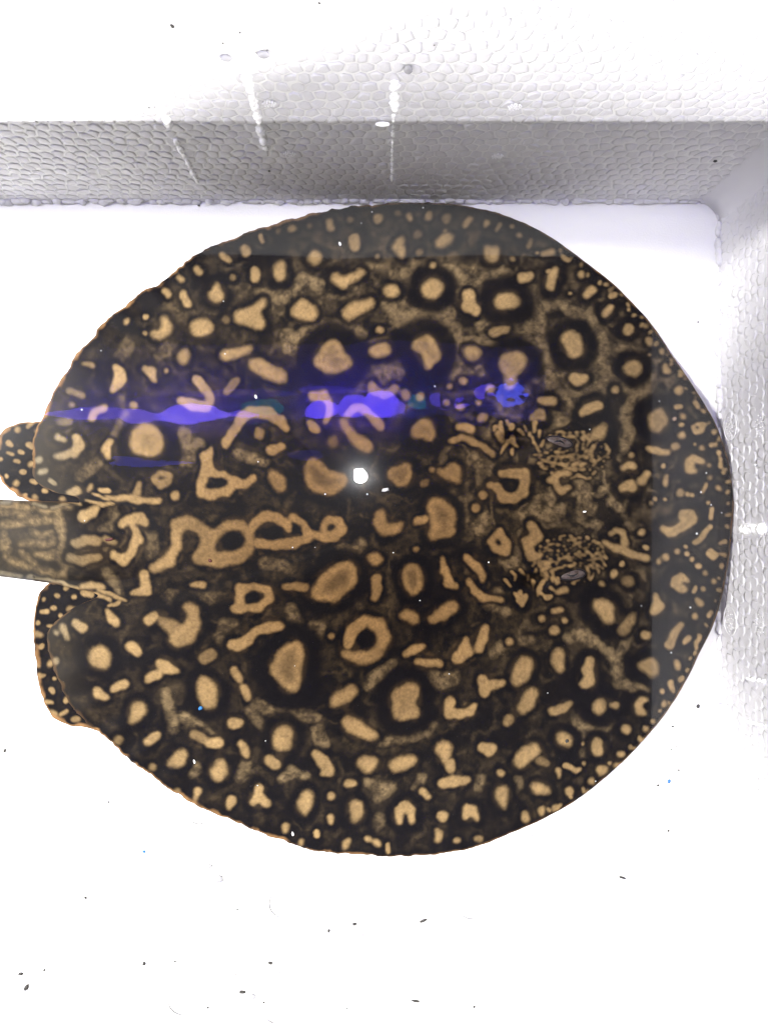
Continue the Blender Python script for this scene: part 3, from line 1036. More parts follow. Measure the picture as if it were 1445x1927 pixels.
    net = np.maximum(net * 1.05, bg) * (0.30 + 0.75 * mot + 0.25 * mot2) * (1 - 0.95 * blk)
    grain = 0.70 + 0.52 * fbm(P, 4.2, 77, 2) + 0.22 * (vnoise(P, 2.1, 99) - .5)
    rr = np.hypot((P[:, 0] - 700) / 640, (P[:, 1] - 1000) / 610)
    k = sstep(0.25, 0.95, rr)[:, None]  # haze and glare near the rim put into the colour as paler tones
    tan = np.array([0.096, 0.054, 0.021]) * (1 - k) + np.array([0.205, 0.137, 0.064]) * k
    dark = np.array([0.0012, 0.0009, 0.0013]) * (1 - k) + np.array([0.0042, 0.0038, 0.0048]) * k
    tn = np.clip(net, 0, 1)
    tail_ = sstep(190, 60, P[:, 0])[:, None] * (1.0 if rim_orange < 1.1 else 0.0)
    tan = tan * (1 - tail_) + np.array([0.15, 0.125, 0.082]) * tail_
    dark = dark * (1 - tail_) + np.array([0.024, 0.021, 0.017]) * tail_
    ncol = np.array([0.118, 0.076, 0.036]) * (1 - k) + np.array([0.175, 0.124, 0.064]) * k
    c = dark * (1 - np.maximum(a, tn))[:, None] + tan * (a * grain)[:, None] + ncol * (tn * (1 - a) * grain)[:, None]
    # orange brown hem of the fin
    wav = 2.2 + 5.5 * sstep(.45, .8, vnoise(P, 15, 5)) * rim_orange
    left = np.clip((900 - P[:, 0]) / 500, 0.25, 1.0)
    ho = (sstep(wav * left + 2.2, wav * left * .4, rim) * (0.5 + 0.4 * left) * sstep(.05, .5, vnoise(P, 21, 14)) * np.where((P[:, 0] < 215) & (rim_orange < 1.1) & (np.abs(P[:, 1] - 1060) < 310) & (P[:, 1] > 880), .22, 1))[:, None]
    c = c * (1 - ho) + np.array([0.19, 0.105, 0.045]) * ho * (0.75 + 0.5 * vnoise(P, 9, 66))[:, None]
    return c

# ------------------------------------------------------------------ the ray
DISC = [(720, 383), (760, 381), (820, 382), (880, 388), (940, 402), (1000, 426), (1045, 452), (1096, 489), (1150, 531), (1196, 577), (1230, 617), (1263, 667), (1286, 700), (1316, 746), (1343, 792), (1361, 837), (1371, 870), (1378, 913), (1380, 955), (1376, 1000), (1371, 1050), (1364, 1090),
        (1356, 1130), (1340, 1180), (1318, 1225), (1292, 1278), (1262, 1328), (1225, 1376), (1180, 1425), (1130, 1470), (1080, 1508), (1020, 1542),
        (960, 1568), (905, 1590), (860, 1602), (800, 1610), (740, 1613), (690, 1610), (640, 1606), (590, 1600), (545, 1585), (500, 1570), (450, 1550),
        (400, 1528), (360, 1510), (320, 1485), (280, 1455), (240, 1425), (205, 1395), (180, 1372), (160, 1357), (133, 1325), (113, 1285), (100, 1255), (90, 1222),
        (89, 1192), (107, 1169), (140, 1143), (184, 1123)]
TAIL_TOP = [(-520, 1012), (-480, 1006), (-300, 985), (-120, 958), (0, 940), (50, 943), (100, 944), (150, 945)]
TAIL_LOW = [(-520, 1018), (-480, 1024), (-300, 1048), (-120, 1070), (0, 1085), (40, 1090), (92, 1097), (160, 1108)]
REAR = [(145, 936), (110, 928), (85, 918), (66, 902), (62, 873), (63, 840), (67, 810), (80, 787), (90, 760), (113, 720), (143, 670), (178, 634), (187, 613),
        (233, 577), (275, 545), (300, 537), (316, 522), (370, 480), (400, 463), (440, 448), (480, 433), (520, 421), (560, 409), (600, 400), (640, 391), (680, 387)]
CX, CY = 720.0, 1000.0

def resample(poly, step):
    P = np.array(poly, float); Q = np.vstack([P, P[:1]])
    # Catmull-Rom, then even spacing
    out = []
    m = len(P)
    for i in range(m):
        p0, p1, p2, p3 = P[i - 1], P[i], P[(i + 1) % m], P[(i + 2) % m]
        for t in np.linspace(0, 1, 12, endpoint=False):
            out.append(0.5 * ((2 * p1) + (p2 - p0) * t + (2 * p0 - 5 * p1 + 4 * p2 - p3) * t * t + (3 * p1 - p0 - 3 * p2 + p3) * t ** 3))
    out = np.array(out); out = np.vstack([out, out[:1]])
    d = np.r_[0, np.cumsum(np.hypot(*np.diff(out, axis=0).T))]
    s = np.linspace(0, d[-1], int(d[-1] / step), endpoint=False)
    return np.stack([np.interp(s, d, out[:, 0]), np.interp(s, d, out[:, 1])], 1)

def polar_r(poly_pts, cx, cy):
    an = np.arctan2(poly_pts[:, 1] - cy, poly_pts[:, 0] - cx); r = np.hypot(poly_pts[:, 1] - cy, poly_pts[:, 0] - cx)
    o = np.argsort(an); an, r = an[o], r[o]
    an = np.r_[an[-1] - 2 * np.pi, an, an[0] + 2 * np.pi]; r = np.r_[r[-1], r, r[0]]
    return lambda t: np.interp(t, an, r)

SEG = [(172, 1112), (163, 1090), (158, 1060), (155, 1020), (153, 985), (150, 955)]
B = resample(DISC + SEG + REAR, 2.9)
# ragged hem
jit = (vnoise(B, 13, 3) - .5) * 5.0 + (vnoise(B, 5, 8) - .5) * 2.0
jit *= np.clip((1050 - B[:, 0]) / 300, 0.18, 1) * ((B[:, 0] > 185) | (B[:, 1] < 930) | (B[:, 1] > 1130))
dirs = B - [CX, CY]; dirs /= np.hypot(*dirs.T)[:, None]
B = B + dirs * jit[:, None]
disc_R = polar_r(resample(DISC[:-3] + [(72, 1130), (60, 1060), (58, 985)] + REAR[4:], 3), CX, CY)

def disc_height(P):
    """height of the back above the box floor at body points P"""
    th = np.arctan2(P[:, 1] - CY, P[:, 0] - CX); rr = np.hypot(P[:, 1] - CY, P[:, 0] - CX)
    s = rr / disc_R(th)
    q = np.clip(1 - s, 0, 1)
    h = 0.0042 + 0.040 * sstep(0, 1, q) ** 0.95 + 0.010 * np.sqrt(q)
    # hind fin margins lie over the pelvic fins
    h += 0.0045 * sstep(330, 60, P[:, 0]) * sstep(.55, .95, s) * (s < 1.02)
    # front margin pushed up against the side of the box
    h += 0.021 * sstep(1235, 1375, P[:, 0])
    h += 0.0025 * (fbm(P, 120, 41, 2) - .5) * sstep(.45, .9, s)
    # shallow waves of the fin margin
    h += 0.0010 * np.sin(th * 46 + 3 * np.sin(th * 5)) * sstep(.86, 1.0, s) * (P[:, 0] < 1150)
    # tail stalk
    yc = 1015 + (P[:, 0] + 500) * 0.0 + np.clip((P[:, 0]) / 200, -1, 1) * 4
    wd = np.clip(72 + (P[:, 0] - 0) * 0.045, 10, 95)
    k = np.clip(1 - ((P[:, 1] - yc) / wd) ** 2, 0, 1)
    ht = 0.006 + 0.021 * np.sqrt(k) * np.clip((P[:, 0] + 520) / 500, 0.25, 1.0)
    mixw = sstep(330, 150, P[:, 0]) * (k > 0) * sstep(0, .25, k)
    h = np.where(s > 1.0, np.where(k > 0, np.maximum(ht, 0.004), 0.004), h + np.maximum(ht - h, 0) * mixw)
    # eyes and breathing holes
    for (ex, ey), tilt in EYES:
        up = ey < 900
        dx = (P[:, 0] - ex) / 62; dy = (P[:, 1] - (ey + (14 if up else -14))) / 40
        h += 0.0075 * np.exp(-(dx * dx + dy * dy) * 1.1)
        sx_, sy_ = (968, 826) if up else (1003, 1092)
        dx = (P[:, 0] - sx_) / 26; dy = (P[:, 1] - sy_) / 13
        h -= 0.010 * np.exp(-(dx * dx + dy * dy) * 1.3)
    return h

def skin(name, B, cx, cy, rings, hfun, pigm, parent, mat, under, tail=None):
    """one continuous skin: rings from the middle to the outline B, and (tail: first and last index of B, rows of points) a tail grown from part of it"""
    n = len(B); s = (np.arange(1, rings + 1) / rings)
    C = np.array([cx, cy])
    P = np.vstack([C[None], (C + (B - C)[None] * s[:, None, None]).reshape(-1, 2)])
    rimd = np.r_[1e3, (np.hypot(*(B - C).T)[None] * (1 - s)[:, None]).reshape(-1)]
    i = np.arange(n); j = (i + 1) % n
    tri = np.stack([np.zeros(n, int), 1 + j, 1 + i], 1)
    base = 1 + (np.arange(rings - 1) * n)[:, None]
    quads = [np.stack([base + i, base + j, base + n + j, base + n + i], 2).reshape(-1, 4)]
    top = 1 + (rings - 1) * n
    loop = list(top + i)
    if tail:
        ia, ib, rows = tail                       # rows: (k, m, 2), m = ib - ia + 1
        m = ib - ia + 1; k0 = len(P)
        P = np.vstack([P, rows.reshape(-1, 2)])
        hw = np.abs(rows[:, 0, 1] - rows[:, -1, 1])[:, None] * np.minimum(np.linspace(0, 1, m), np.linspace(1, 0, m))[None]
        rimd[top + ia: top + ib + 1] = np.minimum(np.linspace(0, 1, m), np.linspace(1, 0, m)) * 150
        rr_ = np.hypot(*(B - C).T)
        for q in range(rings):                    # no hem across the root of the tail
            ix = 1 + q * n + np.arange(ia, ib + 1)
            rimd[ix] = np.maximum(rimd[ix], np.minimum(np.linspace(0, 1, m), np.linspace(1, 0, m)) * 150)
        rimd = np.r_[rimd, hw.reshape(-1) + 2.0]
        prev = top + np.arange(ia, ib + 1)
        tl, tr_ = [], []
        for r_ in range(len(rows)):
            cur = k0 + r_ * m + np.arange(m)
            quads.append(np.stack([prev[:-1], prev[1:], cur[1:], cur[:-1]], 1))
            tl.append(cur[0]); tr_.append(cur[-1]); prev = cur
        loop = list(top + np.arange(0, ia + 1)) + tl + list(prev[1:-1]) + tr_[::-1] + list(top + np.arange(ib, n))
    z = ZF + hfun(P)
    k = (ZC - z) / F
    V = np.stack([(P[:, 0] - U0) * k, (V0 - P[:, 1]) * k, z], 1)
    col = pigm(P, rimd)
    loop = np.array(loop); L = len(loop)
    low = V[loop].copy(); low[:, 2] = np.maximum(low[:, 2] - under, ZF + 0.0004)
    inn = low.copy(); inn[:, :2] = low[:, :2] * 0.75 + V[0, :2] * 0.25; inn[:, 2] = ZF + 0.0003
    m0 = len(V); V = np.vstack([V, low, inn])
    col = np.vstack([col, np.tile([[.20, .10, .04]], (L, 1)), np.tile([[.4, .37, .34]], (L, 1))])
    a_ = np.arange(L); b_ = (a_ + 1) % L
    quads.append(np.stack([loop[a_], loop[b_], m0 + b_, m0 + a_], 1)); quads.append(np.stack([m0 + a_, m0 + b_, m0 + L + b_, m0 + L + a_], 1))
    quads = np.vstack(quads)
    belly = m0 + L + a_[::-1]
    me = bpy.data.meshes.new(name)
    me.vertices.add(len(V)); me.vertices.foreach_set('co', V.astype(np.float32).ravel())
    vi = np.r_[tri.ravel(), quads.ravel(), belly].astype(np.int32)
    me.loops.add(len(vi)); me.loops.foreach_set('vertex_index', vi)
    npoly = len(tri) + len(quads) + 1; me.polygons.add(npoly)
    st = np.r_[np.arange(len(tri)) * 3, tri.size + np.arange(len(quads)) * 4, tri.size + quads.size]
    me.polygons.foreach_set('loop_start', st.astype(np.int32))
    sm = np.ones(npoly, bool); sm[-1] = False
    me.polygons.foreach_set('use_smooth', sm)
    me.update(calc_edges=True)
    at = me.color_attributes.new('pigment', 'FLOAT_COLOR', 'POINT')
    at.data.foreach_set('color', np.hstack([col, np.ones((len(V), 1))]).astype(np.float32).ravel())
    me.materials.append(mat)
    o = bpy.data.objects.new(name, me); COL.objects.link(o)
    if parent: o.parent = parent
    return o

N = Nodes('ray_skin')
p = N.n('ShaderNodeBsdfPrincipled', i_Roughness=0.55); p.inputs['Specular IOR Level'].default_value = 0.03
at = N.n('ShaderNodeAttribute', attribute_name='pigment'); N.l(at.outputs['Color'], p.inputs['Base Color'])
tc = N.n('ShaderNodeTexCoord'); nz = N.n('ShaderNodeTexNoise'); nz.inputs['Scale'].default_value = 1400; nz.inputs['Detail'].default_value = 2
N.l(tc.outputs['Object'], nz.inputs['Vector'])
bp = N.n('ShaderNodeBump'); bp.inputs['Strength'].default_value = 0.35; bp.inputs['Distance'].default_value = 0.0004
N.l(nz.outputs['Fac'], bp.inputs['Height']); N.l(bp.outputs[0], p.inputs['Normal']); N.l(p.outputs[0], N.out.inputs['Surface'])
M_SKIN = N.m

ray = empty('stingray', px(CX, CY, ZF))
tag(ray, 'round black stingray with tan ringed spots lying on the foam floor', 'stingray')
inv = Vector(ray.location)
# dots along the front hem
extra = []
Bq = B[(B[:, 0] > 1040)]
acc = 0
for i in range(0, len(Bq)):
    acc += 2.9
    if acc > rs.uniform(19, 27):
        acc = 0
        c = np.array([CX, CY]); d = (c - Bq[i]); d /= np.hypot(*d)
        q = Bq[i] + d * rs.uniform(5, 12); e = q + d * rs.uniform(1, 6) + np.array([rs.uniform(-3, 3), rs.uniform(-3, 3)])
        extra.append(({'s': rs.uniform(.55, .95), 'h': 3, 'c': 0}, [[q[0], q[1], rs.uniform(2.6, 4.4)], [e[0], e[1], rs.uniform(2.2, 3.8)]]))
ia = int(np.argmin(np.hypot(B[:, 0] - 172, B[:, 1] - 1112))); ib = int(np.argmin(np.hypot(B[:, 0] - 150, B[:, 1] - 948)))
tt, tb = np.array(TAIL_TOP, float), np.array(TAIL_LOW, float)
rows = []
for x in np.linspace(150, -518, 300)[1:]:
    f_ = np.clip((150 - x) / 40, 0, 1)
    y1 = np.interp(x, tt[:, 0], tt[:, 1]); y0 = np.interp(x, tb[:, 0], tb[:, 1])
    w_ = np.linspace(0, 1, ib - ia + 1)
    str_ = np.stack([np.full(len(w_), x), y0 * (1 - w_) + y1 * w_], 1)
    seg = B[ia:ib + 1] + [x - 150, 0]
    rows.append(seg * (1 - f_) + str_ * f_)
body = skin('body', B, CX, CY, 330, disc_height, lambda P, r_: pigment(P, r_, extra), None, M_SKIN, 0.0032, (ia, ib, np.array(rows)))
FIN_UP = [(110, 792), (75, 793), (37, 797), (15, 804), (2, 818), (-6, 840), (-7, 870), (-1, 895), (12, 915), (35, 933), (70, 950), (120, 962), (175, 955), (190, 920), (180, 870), (150, 820)]
FIN_LO = [(110, 1085), (92, 1098), (76, 1112), (72, 1125), (67, 1149), (63, 1189), (67, 1229), (72, 1279), (83, 1319), (100, 1349), (127, 1364), (160, 1368), (195, 1375), (215, 1340), (205, 1260), (195, 1180), (200, 1120), (160, 1085)]
def fin(poly, cx, cy, seed):
    q = resample(poly, 2.2)
    dd = q - [cx, cy]; dd /= np.hypot(*dd.T)[:, None]
    q = q + dd * ((vnoise(q, 9, seed) - .5) * 3.2)[:, None]
    ex = []
    r_ = random.Random(seed)
    pts = []
    for _ in range(900):
        a = r_.random() * 6.283; m = q[r_.randrange(len(q))]; f = math.sqrt(r_.random()) * .93
        p_ = (cx + (m[0] - cx) * f, cy + (m[1] - cy) * f)
        if any(math.hypot(p_[0] - t[0], p_[1] - t[1]) < 19 for t in pts): continue
        pts.append(p_)
        ang = r_.uniform(-.6, .6); ln = r_.uniform(0, 6)
        ex.append(({'s': r_.uniform(.75, 1), 'h': 5, 'c': 0}, [[p_[0] - ln * math.cos(ang), p_[1] - ln * math.sin(ang), r_.uniform(2.6, 7.2)], [p_[0] + ln * math.cos(ang), p_[1] + ln * math.sin(ang), r_.uniform(3, 6)]]))
    keep = SPOTS[:], NETS[:], HOLES[:]
    SPOTS.clear(); NETS.clear(); HOLES.clear()
    def hf(P):
        return 0.0030 + 0.0016 * fbm(P, 40, seed, 2) + 0.0012 * sstep(80, 170, P[:, 0])
    o = skin('pelvic_fin', q, cx, cy, 60, hf, lambda P, rm: pigment(P, rm, ex, 1.3), None, M_SKIN, 0.0018)
    SPOTS.extend(keep[0]); NETS.extend(keep[1]); HOLES.extend(keep[2])
    return o
fins = [fin(FIN_UP, 90, 880, 301), fin(FIN_LO, 125, 1235, 302)]
for o in [body] + fins:
    o.parent = ray; o.matrix_parent_inverse = ray.matrix_world.inverted() if False else o.matrix_parent_inverse
    o.location = -inv

# eyes: a lens-shaped eyeball with pale iris and a dark crescent pupil
N = Nodes('iris')
p = N.n('ShaderNodeBsdfPrincipled', i_Roughness=0.5); p.inputs['Specular IOR Level'].default_value = 0.1
tc = N.n('ShaderNodeTexCoord'); wv = N.n('ShaderNodeTexNoise'); wv.inputs['Scale'].default_value = 420; wv.inputs['Detail'].default_value = 3
N.l(tc.outputs['Object'], wv.inputs['Vector'])
cr_ = N.n('ShaderNodeValToRGB'); cr_.color_ramp.elements[0].color = (0.03, 0.02, 0.017, 1); cr_.color_ramp.elements[0].position = .35
cr_.color_ramp.elements[1].color = (0.060, 0.048, 0.047, 1); cr_.color_ramp.elements[1].position = .65
N.l(wv.outputs['Fac'], cr_.inputs[0]); N.l(cr_.outputs[0], p.inputs['Base Color']); N.l(p.outputs[0], N.out.inputs['Surface'])
M_IRIS = N.m
M_PUPIL = plain('pupil', (0.008, 0.007, 0.008), rough=0.2)
M_LID = plain('eyelid', (0.012, 0.010, 0.011), rough=0.6, spec=0.05)
for (ex, ey), tilt in EYES:
    z = ZF + float(disc_height(np.array([[ex, ey]]))[0])
    c = Vector(px(ex, ey, z - 0.0008)); an = -R(tilt)
    v, f = blob_vf((0, 0, 0), 0.0080, 0.0029, 0.0026, 0, 0, 28, 12)
    e = mesh_obj('eye', v, f, M_IRIS, ray, smooth=True); e.location = c - inv; e.rotation_euler = (0, 0, an)
    pts = []
    for i in range(15):
        t = -1 + 2 * i / 14
        x = t * 0.0033; y = (0.0008 * math.cos(t * 2.2) - 0.0002) * (1 if ey < 900 else -1)
        pts.append((x, y, 0.0027 * math.sqrt(max(0.02, 1 - (x / .0080) ** 2 - (y / .0029) ** 2)) - 0.00005))
    v, f = tube_vf(pts, [0.00018 + 0.00052 * math.sin(math.pi * i / 14) for i in range(15)], 6)
    mesh_obj('pupil', v, f, M_PUPIL, e, smooth=True)
    pts = [(0.0082 * math.cos(t), 0.0031 * math.sin(t), 0.0004) for t in [2 * math.pi * i / 40 for i in range(40)]]
    v, f = tube_vf(pts, 0.0006, 6, closed=True)
    mesh_obj('eyelid', v, f, M_LID, e, smooth=True)

def ray_z(u, v): return ZF + float(disc_height(np.array([[float(u), float(v)]]))[0])

# ------------------------------------------------------------------ small things in the box
def speck(name, u, v, z, l, wd, ang, mat, label, cat, group, hz=None, jit=0.3):
    k = (ZC - z) / F
    rx, ry = l / 2 * k, wd / 2 * k
    hz = hz or min(rx, ry) * 0.6
    c = px(u, v, z)
    V_, F_ = blob_vf((0, 0, 0), rx, ry, hz, -R(ang), jit, 9, 6)
    o = mesh_obj(name, V_, F_, mat, None, smooth=True); o.location = (c[0], c[1], c[2] + hz * 0.8)
    return tag(o, label, cat, group)
GD = 'dark specks on the box floor'
for u, v, l, wd, a in [(162, 1689, 5, 5, 0), (272, 1813, 6, 8, 20), (667, 1738, 8, 6, 0), (619, 1751, 5, 7, 15), (509, 1812, 9, 6, 10), (40, 1832, 9, 6, 0),
                       (84, 1825, 4, 5, 0), (330, 1809, 4, 4, 0), (391, 1896, 5, 4, 0), (497, 1886, 4, 4, 0), (447, 1711, 5, 3, 20), (653, 1898, 4, 3, 0), (119, 1759, 3, 3, 0),
                       (892, 1894, 5, 5, 0), (1257, 1563, 4, 6, 0), (1237, 1478, 6, 4, -35), (1276, 1449, 4, 4, 30), (1331, 1769, 3, 3, 0), (1220, 1795, 3, 3, 0), (1000, 1571, 3, 4, 0),
                       (1312, 1328, 7, 8, 0), (1265, 1367, 4, 4, 0), (1271, 1404, 3, 3, 0), (10, 1412, 5, 7, 20), (375, 387, 5, 4, 0), (1313, 606, 5, 3, 0), (443, 1834, 3, 3, 0), (401, 1840, 3, 3, 0),
                       (205, 1509, 4, 4, 0), (115, 1611, 3, 3, 0), (1262, 1410, 3, 3, 0)]:
    speck('debris_speck', u, v, ZF, l, wd, a, M_DARK, 'tiny dark speck of dirt on the white foam floor', 'speck', GD)
for u, v, l, wd, a, lab in [(1170, 1651, 19, 6, 18, 'short dark splinter on the floor toward the box side with the pale foot'), (796, 1732, 19, 7, -25, 'dark splinter on the floor beside the moulded ring mark'),
                            (782, 1883, 21, 6, 8, 'thin dark splinter lying alone on bare white floor'), (51, 1857, 9, 17, 30, 'slanted dark seed-like flake on the foam floor'),
                            (457, 1866, 17, 8, 5, 'dark pointed flake beside a paler striped flake'), (476, 1875, 13, 18, 35, 'pale striped flake beside a dark pointed flake')]:
    speck('debris_flake', u, v, ZF, l * .8, wd * .8, a, M_GREY if 'pale' in lab and 'beside a dark' in lab else M_DARK, lab, 'flake', 'larger flakes on the box floor')
speck('grey_flake', 413, 1653, ZF, 16, 15, 0, M_GREY, 'pale grey rounded flake below the ray beside a hairy tuft', 'flake', None)
speck('grey_flake', 525, 1830, ZF, 6, 5, 0, M_GREY, 'small pale grey flake on the bare foam floor', 'flake', None)
speck('grey_flake', 682, 1759, ZF, 6, 6, 0, M_GREY, 'small pale grey flake next to a dark speck', 'flake', None)
# hairy tuft
V_, F_ = [], []
for k in range(9):
    a = k * 0.7 + rng.uniform(-.2, .2); q = rng.uniform(.0018, .0036)
    v, f = tube_vf([(0, 0, .0006), (q * .6 * math.cos(a), q * .6 * math.sin(a), .0011), (q * math.cos(a + .2), q * math.sin(a + .2), .0004)], [.00035, .00022, .0001], 5)
    m = len(V_); V_ += v; F_ += [tuple(x + m for x in g) for g in f]
v, f = blob_vf((0, 0, .0006), .0011, .0013, .0007, 0, .3); m = len(V_); V_ += v; F_ += [tuple(x + m for x in g) for g in f]
o = mesh_obj('fibre_tuft', V_, F_, M_GREY); o.location = px(396, 1629, ZF); tag(o, 'small hairy grey tuft of fibres on the floor below the ray', 'tuft')
speck('blue_speck', 272, 1602, ZF, 7, 5, 0, M_BLUE, 'tiny blue speck on the white floor by the hind fin edge', 'speck', None)
speck('blue_speck', 1258, 1470, ZF, 6, 8, 20, M_BLUE, 'tiny blue speck on the white floor near the front fin edge', 'speck', None)
speck('blue_speck', 378, 1332, ray_z(378, 1332) + .0002, 9, 7, -30, M_BLUE, 'bright blue crumb lying on the back of the ray', 'speck', None)
speck('black_speck', 1066, 1394, ray_z(1066, 1394), 6, 7, 0, M_DARK, 'black speck on a tan spot of the ray', 'speck', None)
speck('red_speck', 396, 1055, ray_z(396, 1055), 7, 6, 20, M_RED, 'dark red crumb on a tan ring of the ray', 'speck', None)
speck('red_speck', 206, 1015, ray_z(206, 1015), 16, 5, -12, M_RED, 'long dark red scab near the root of the tail', 'scab', None)
speck('white_speck', 725, 922, ray_z(725, 922), 13, 7, -12, M_GREY, 'small white chip on the middle of the back', 'chip', None)
speck('white_speck', 1099, 963, ray_z(1099, 963), 7, 3, -8, M_WHITE, 'tiny white sliver between the two eyes', 'chip', None)
for u, v in [(366, 1433), (482, 747), (551, 1569), (640, 459)]:
    speck('white_speck', u, v, ray_z(u, v), 4, 8, -20, M_WHITE, 'tiny white fleck clinging to the margin of the back', 'fleck', 'white flecks on the ray')
# bits sticking to the back side of the box
for u, v, l in [(507, 319, 5), (1345, 300, 7), (325, 45, 9), (420, 78, 4), (452, 58, 4), (601, 2, 5), (281, 200, 3), (817, 82, 3)]:
    a, b = wall_b(u, v)
    s_ = l / 2 * (ZC - b) / F
    V_, F_ = blob_vf((0, 0, 0), s_, s_ * .6, s_ * 1.2, 0, .3)
    o = mesh_obj('wall_speck', V_, F_, M_DARK, None, True); o.location = (a, YB - .0006 - s_ * .4, b)
    tag(o, 'tiny dark speck stuck to the upright beaded foam side', 'speck', 'dark specks on the beaded side')
# air bubbles resting on skin
N = Nodes('bubble')
gl = N.n('ShaderNodeBsdfPrincipled', i_Roughness=0.05); gl.inputs['Base Color'].default_value = (0.85, 0.88, 0.92, 1); gl.inputs['Alpha'].default_value = 0.55
N.l(gl.outputs[0], N.out.inputs['Surface']); M_BUB = N.m
for u, v, l in [(796, 391, 5), (680, 420, 3), (700, 399, 4), (1318, 926, 5), (1310, 1004, 6), (1298, 1143, 5), (1262, 1228, 4), (1337, 950, 4), (1328, 890, 4), (1357, 965, 3), (1424, 875, 4), (1240, 755, 3),
                (612, 930, 4), (691, 930, 4), (486, 869, 3), (818, 727, 4), (551, 1030, 3), (919, 1058, 4), (424, 666, 4), (155, 771, 5), (191, 660, 3), (421, 567, 3), (1109, 808, 3), (1030, 1304, 3),
                (1206, 1140, 3), (790, 1130, 3), (555, 1253, 2), (845, 1268, 3), (593, 1030, 2), (740, 1040, 3), (500, 1394, 3), (485, 1478, 3), (160, 980, 3), (1120, 1470, 3)]:
    if u > 1390:
        a, b = wall_r(u, v); c = (XR - .0012, a, b)
        o = mesh_obj('air_bubble', *blob_vf((0, 0, 0), .0008, .0008, .0008, 0, 0, 8, 6), M_BUB, None, True); o.location = c
        tag(o, 'tiny air bubble clinging to the beaded side beyond the snout', 'bubble')
    else:
        speck('air_bubble', u, v, ray_z(u, v), l * .7, l * .7, 0, M_BUB, 'tiny pale air bubble resting on the back of the ray', 'bubble', 'air bubbles on the ray', jit=0.0)
# drops of water hanging on the dry part of the back side, and a white highlight modelled at the water line
N = Nodes('drop')
gl = N.n('ShaderNodeBsdfPrincipled', i_Roughness=0.02); gl.inputs['Base Color'].default_value = (0.80, 0.80, 0.84, 1)
gl.inputs['Transmission Weight'].default_value = 0.6; gl.inputs['IOR'].default_value = 1.33
N.l(gl.outputs[0], N.out.inputs['Surface']); M_DROP = N.m
for u, v, l, hgt, lab in [(496, 97, 24, 12, 'flat grey water drop on the foam side above the scraped slanting seam'), (768, 126, 17, 14, 'dark round water drop beside the upright scraped seam'),
                          (426, 104, 22, 10, 'faint oval water drop on the foam side near a larger grey drop')]:
    a, b = wall_b(u, v); k = (ZC - b) / F
    V_, F_ = blob_vf((0, 0, 0), l / 2 * k, .0012, hgt / 2 / ((V0 - v) / (ZC - b)), 0, 0.04, 14, 9)
    o = mesh_obj('water_drop', V_, F_, M_DROP, None, True); o.location = (a, YB - .0012, b); tag(o, lab, 'drop')
c = px(720, 240, ZW)
V_, F_ = blob_vf((0, 0, 0), 14 * H / F, 5 * H / F, .0012, 0, .06, 12, 6)
o = mesh_obj('waterline_glint', V_, F_, M_WHITE, None, True); o.location = (c[0], YB - 5 * H / F - .0008, ZW + .0006)
tag(o, 'white highlight modelled as a blob at the water line against the beaded side', 'highlight')

# ------------------------------------------------------------------ lamps whose mirror images lie on the water
hb = 1.17
def mir(u, v, h): return ((u - U0) / F * (H + h), (V0 - v) / F * (H + h), ZW + h)
bar = empty('aquarium_lamp', mir(545, 770, hb))
tag(bar, 'long blue aquarium lamp hanging over the box, mirrored on the water', 'lamp')
def bar_part(name, v, f, mat, smooth=False):
    o = mesh_obj(name, v, f, mat, bar, smooth); o.location = -Vector(bar.location); return o
x0, x1 = mir(70, 0, hb)[0], mir(1030, 0, hb)[0]
ya, yb = mir(0, 790, hb)[1], mir(0, 640, hb)[1]
v, f = box_vf(x0, x1, ya, yb, ZW + hb + 0.04, ZW + hb + 0.055)
bar_part('reflector', v, f, plain('lamp_reflector', (0.30, 0.28, 0.80), rough=0.7))  # added plate: holds a blue glow, and its height shades the right side
BL, TE = (0.11, 0.06, 1.0), (0.03, 0.34, 0.55)
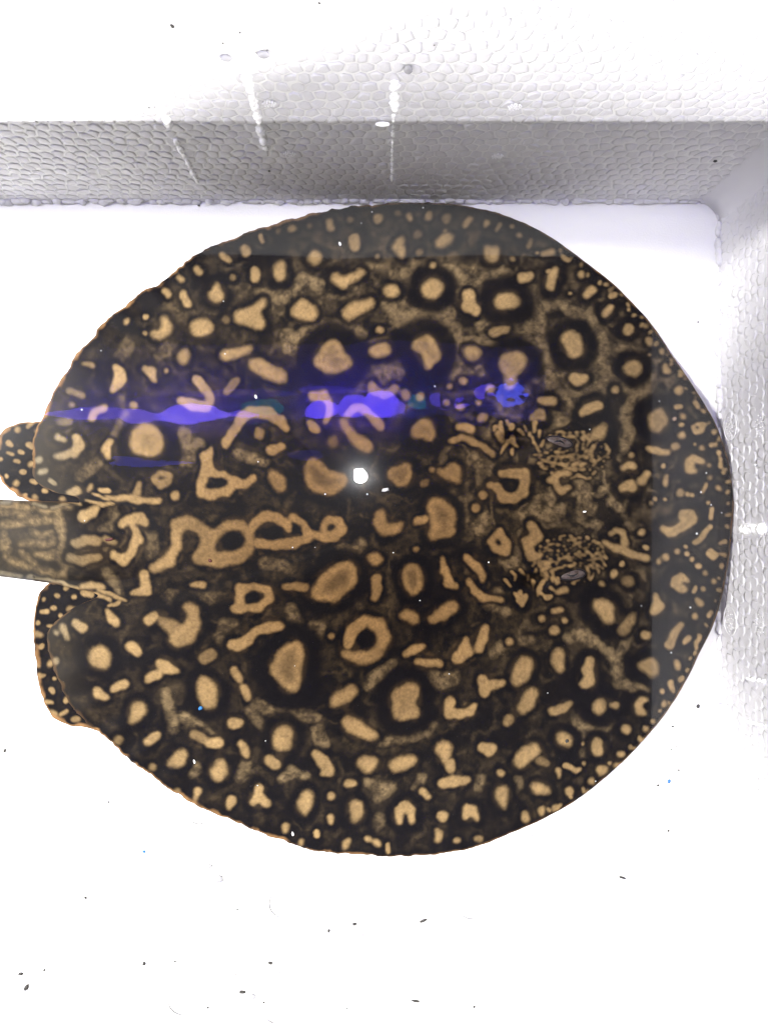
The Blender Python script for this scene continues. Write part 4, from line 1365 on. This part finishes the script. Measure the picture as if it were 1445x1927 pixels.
segs = [(84, 240, 776, 9, BL, 24), (225, 300, 779, 8, (0.2, 0.12, 1.0), 34), (290, 440, 778, 11, (0.16, 0.10, 1.0), 55), (430, 490, 776, 8, BL, 34), (455, 535, 764, 10, TE, 10),
        (575, 640, 773, 15, BL, 58), (632, 690, 772, 17, BL, 52), (682, 752, 764, 20, BL, 62), (745, 760, 770, 9, BL, 30), (765, 798, 758, 13, TE, 13), (805, 835, 748, 9, BL, 20), (845, 880, 762, 7, BL, 26),
        (900, 930, 738, 8, BL, 30), (935, 985, 744, 11, (0.07, 0.10, 1.0), 42), (150, 330, 758, 5, BL, 4), (330, 560, 742, 6, BL, 5), (560, 700, 736, 6, BL, 9),
        (205, 370, 872, 5, (0.08, 0.07, 1.0), 9), (540, 610, 852, 9, (0.06, 0.05, 0.8), 4)]
for k, (ua, ub, vv, rad, c_, s_) in enumerate(segs):
    a, b = mir(ua, vv, hb), mir(ub, vv, hb)
    rr = rad * 1.35 / F * (H + hb)
    v, f = tube_vf([tuple(a[i] + (b[i] - a[i]) * t for i in range(3)) for t in (0, .04, .14, .3, .5, .7, .86, .96, 1)], [rr * q for q in (.1, .35, .7, .95, 1, .95, .7, .35, .1)], 12)
    bar_part('tube', v, f, emit('blue_tube', c_, s_), True)
v, f = box_vf(x0 - .02, x0, ya - .01, yb + .01, ZW + hb - .02, ZW + hb + .055); bar_part('end_cap', v, f, M_BLACKPL)
v, f = box_vf(x1, x1 + .02, ya - .01, yb + .01, ZW + hb - .02, ZW + hb + .055); bar_part('end_cap', v, f, M_BLACKPL)

torch = empty('torch', mir(678, 891, H)); tag(torch, 'small round white torch beside the lens, mirrored as a glint', 'torch')
n = 24; rt = 13.0 / F * 2 * H
lens = mesh_obj('lens', [(0, 0, 0)] + [(rt * math.cos(2 * math.pi * i / n), rt * math.sin(2 * math.pi * i / n), 0) for i in range(n)], [(0, 1 + (i + 1) % n, 1 + i) for i in range(n)], emit('torch_light', (1, 1, 1), 330), torch)
v, f = tube_vf([((rt + .0012) * math.cos(2 * math.pi * i / n), (rt + .0012) * math.sin(2 * math.pi * i / n), .001) for i in range(n)], .0012, 6, closed=True)
mesh_obj('bezel', v, f, M_BLACKPL, torch, True)
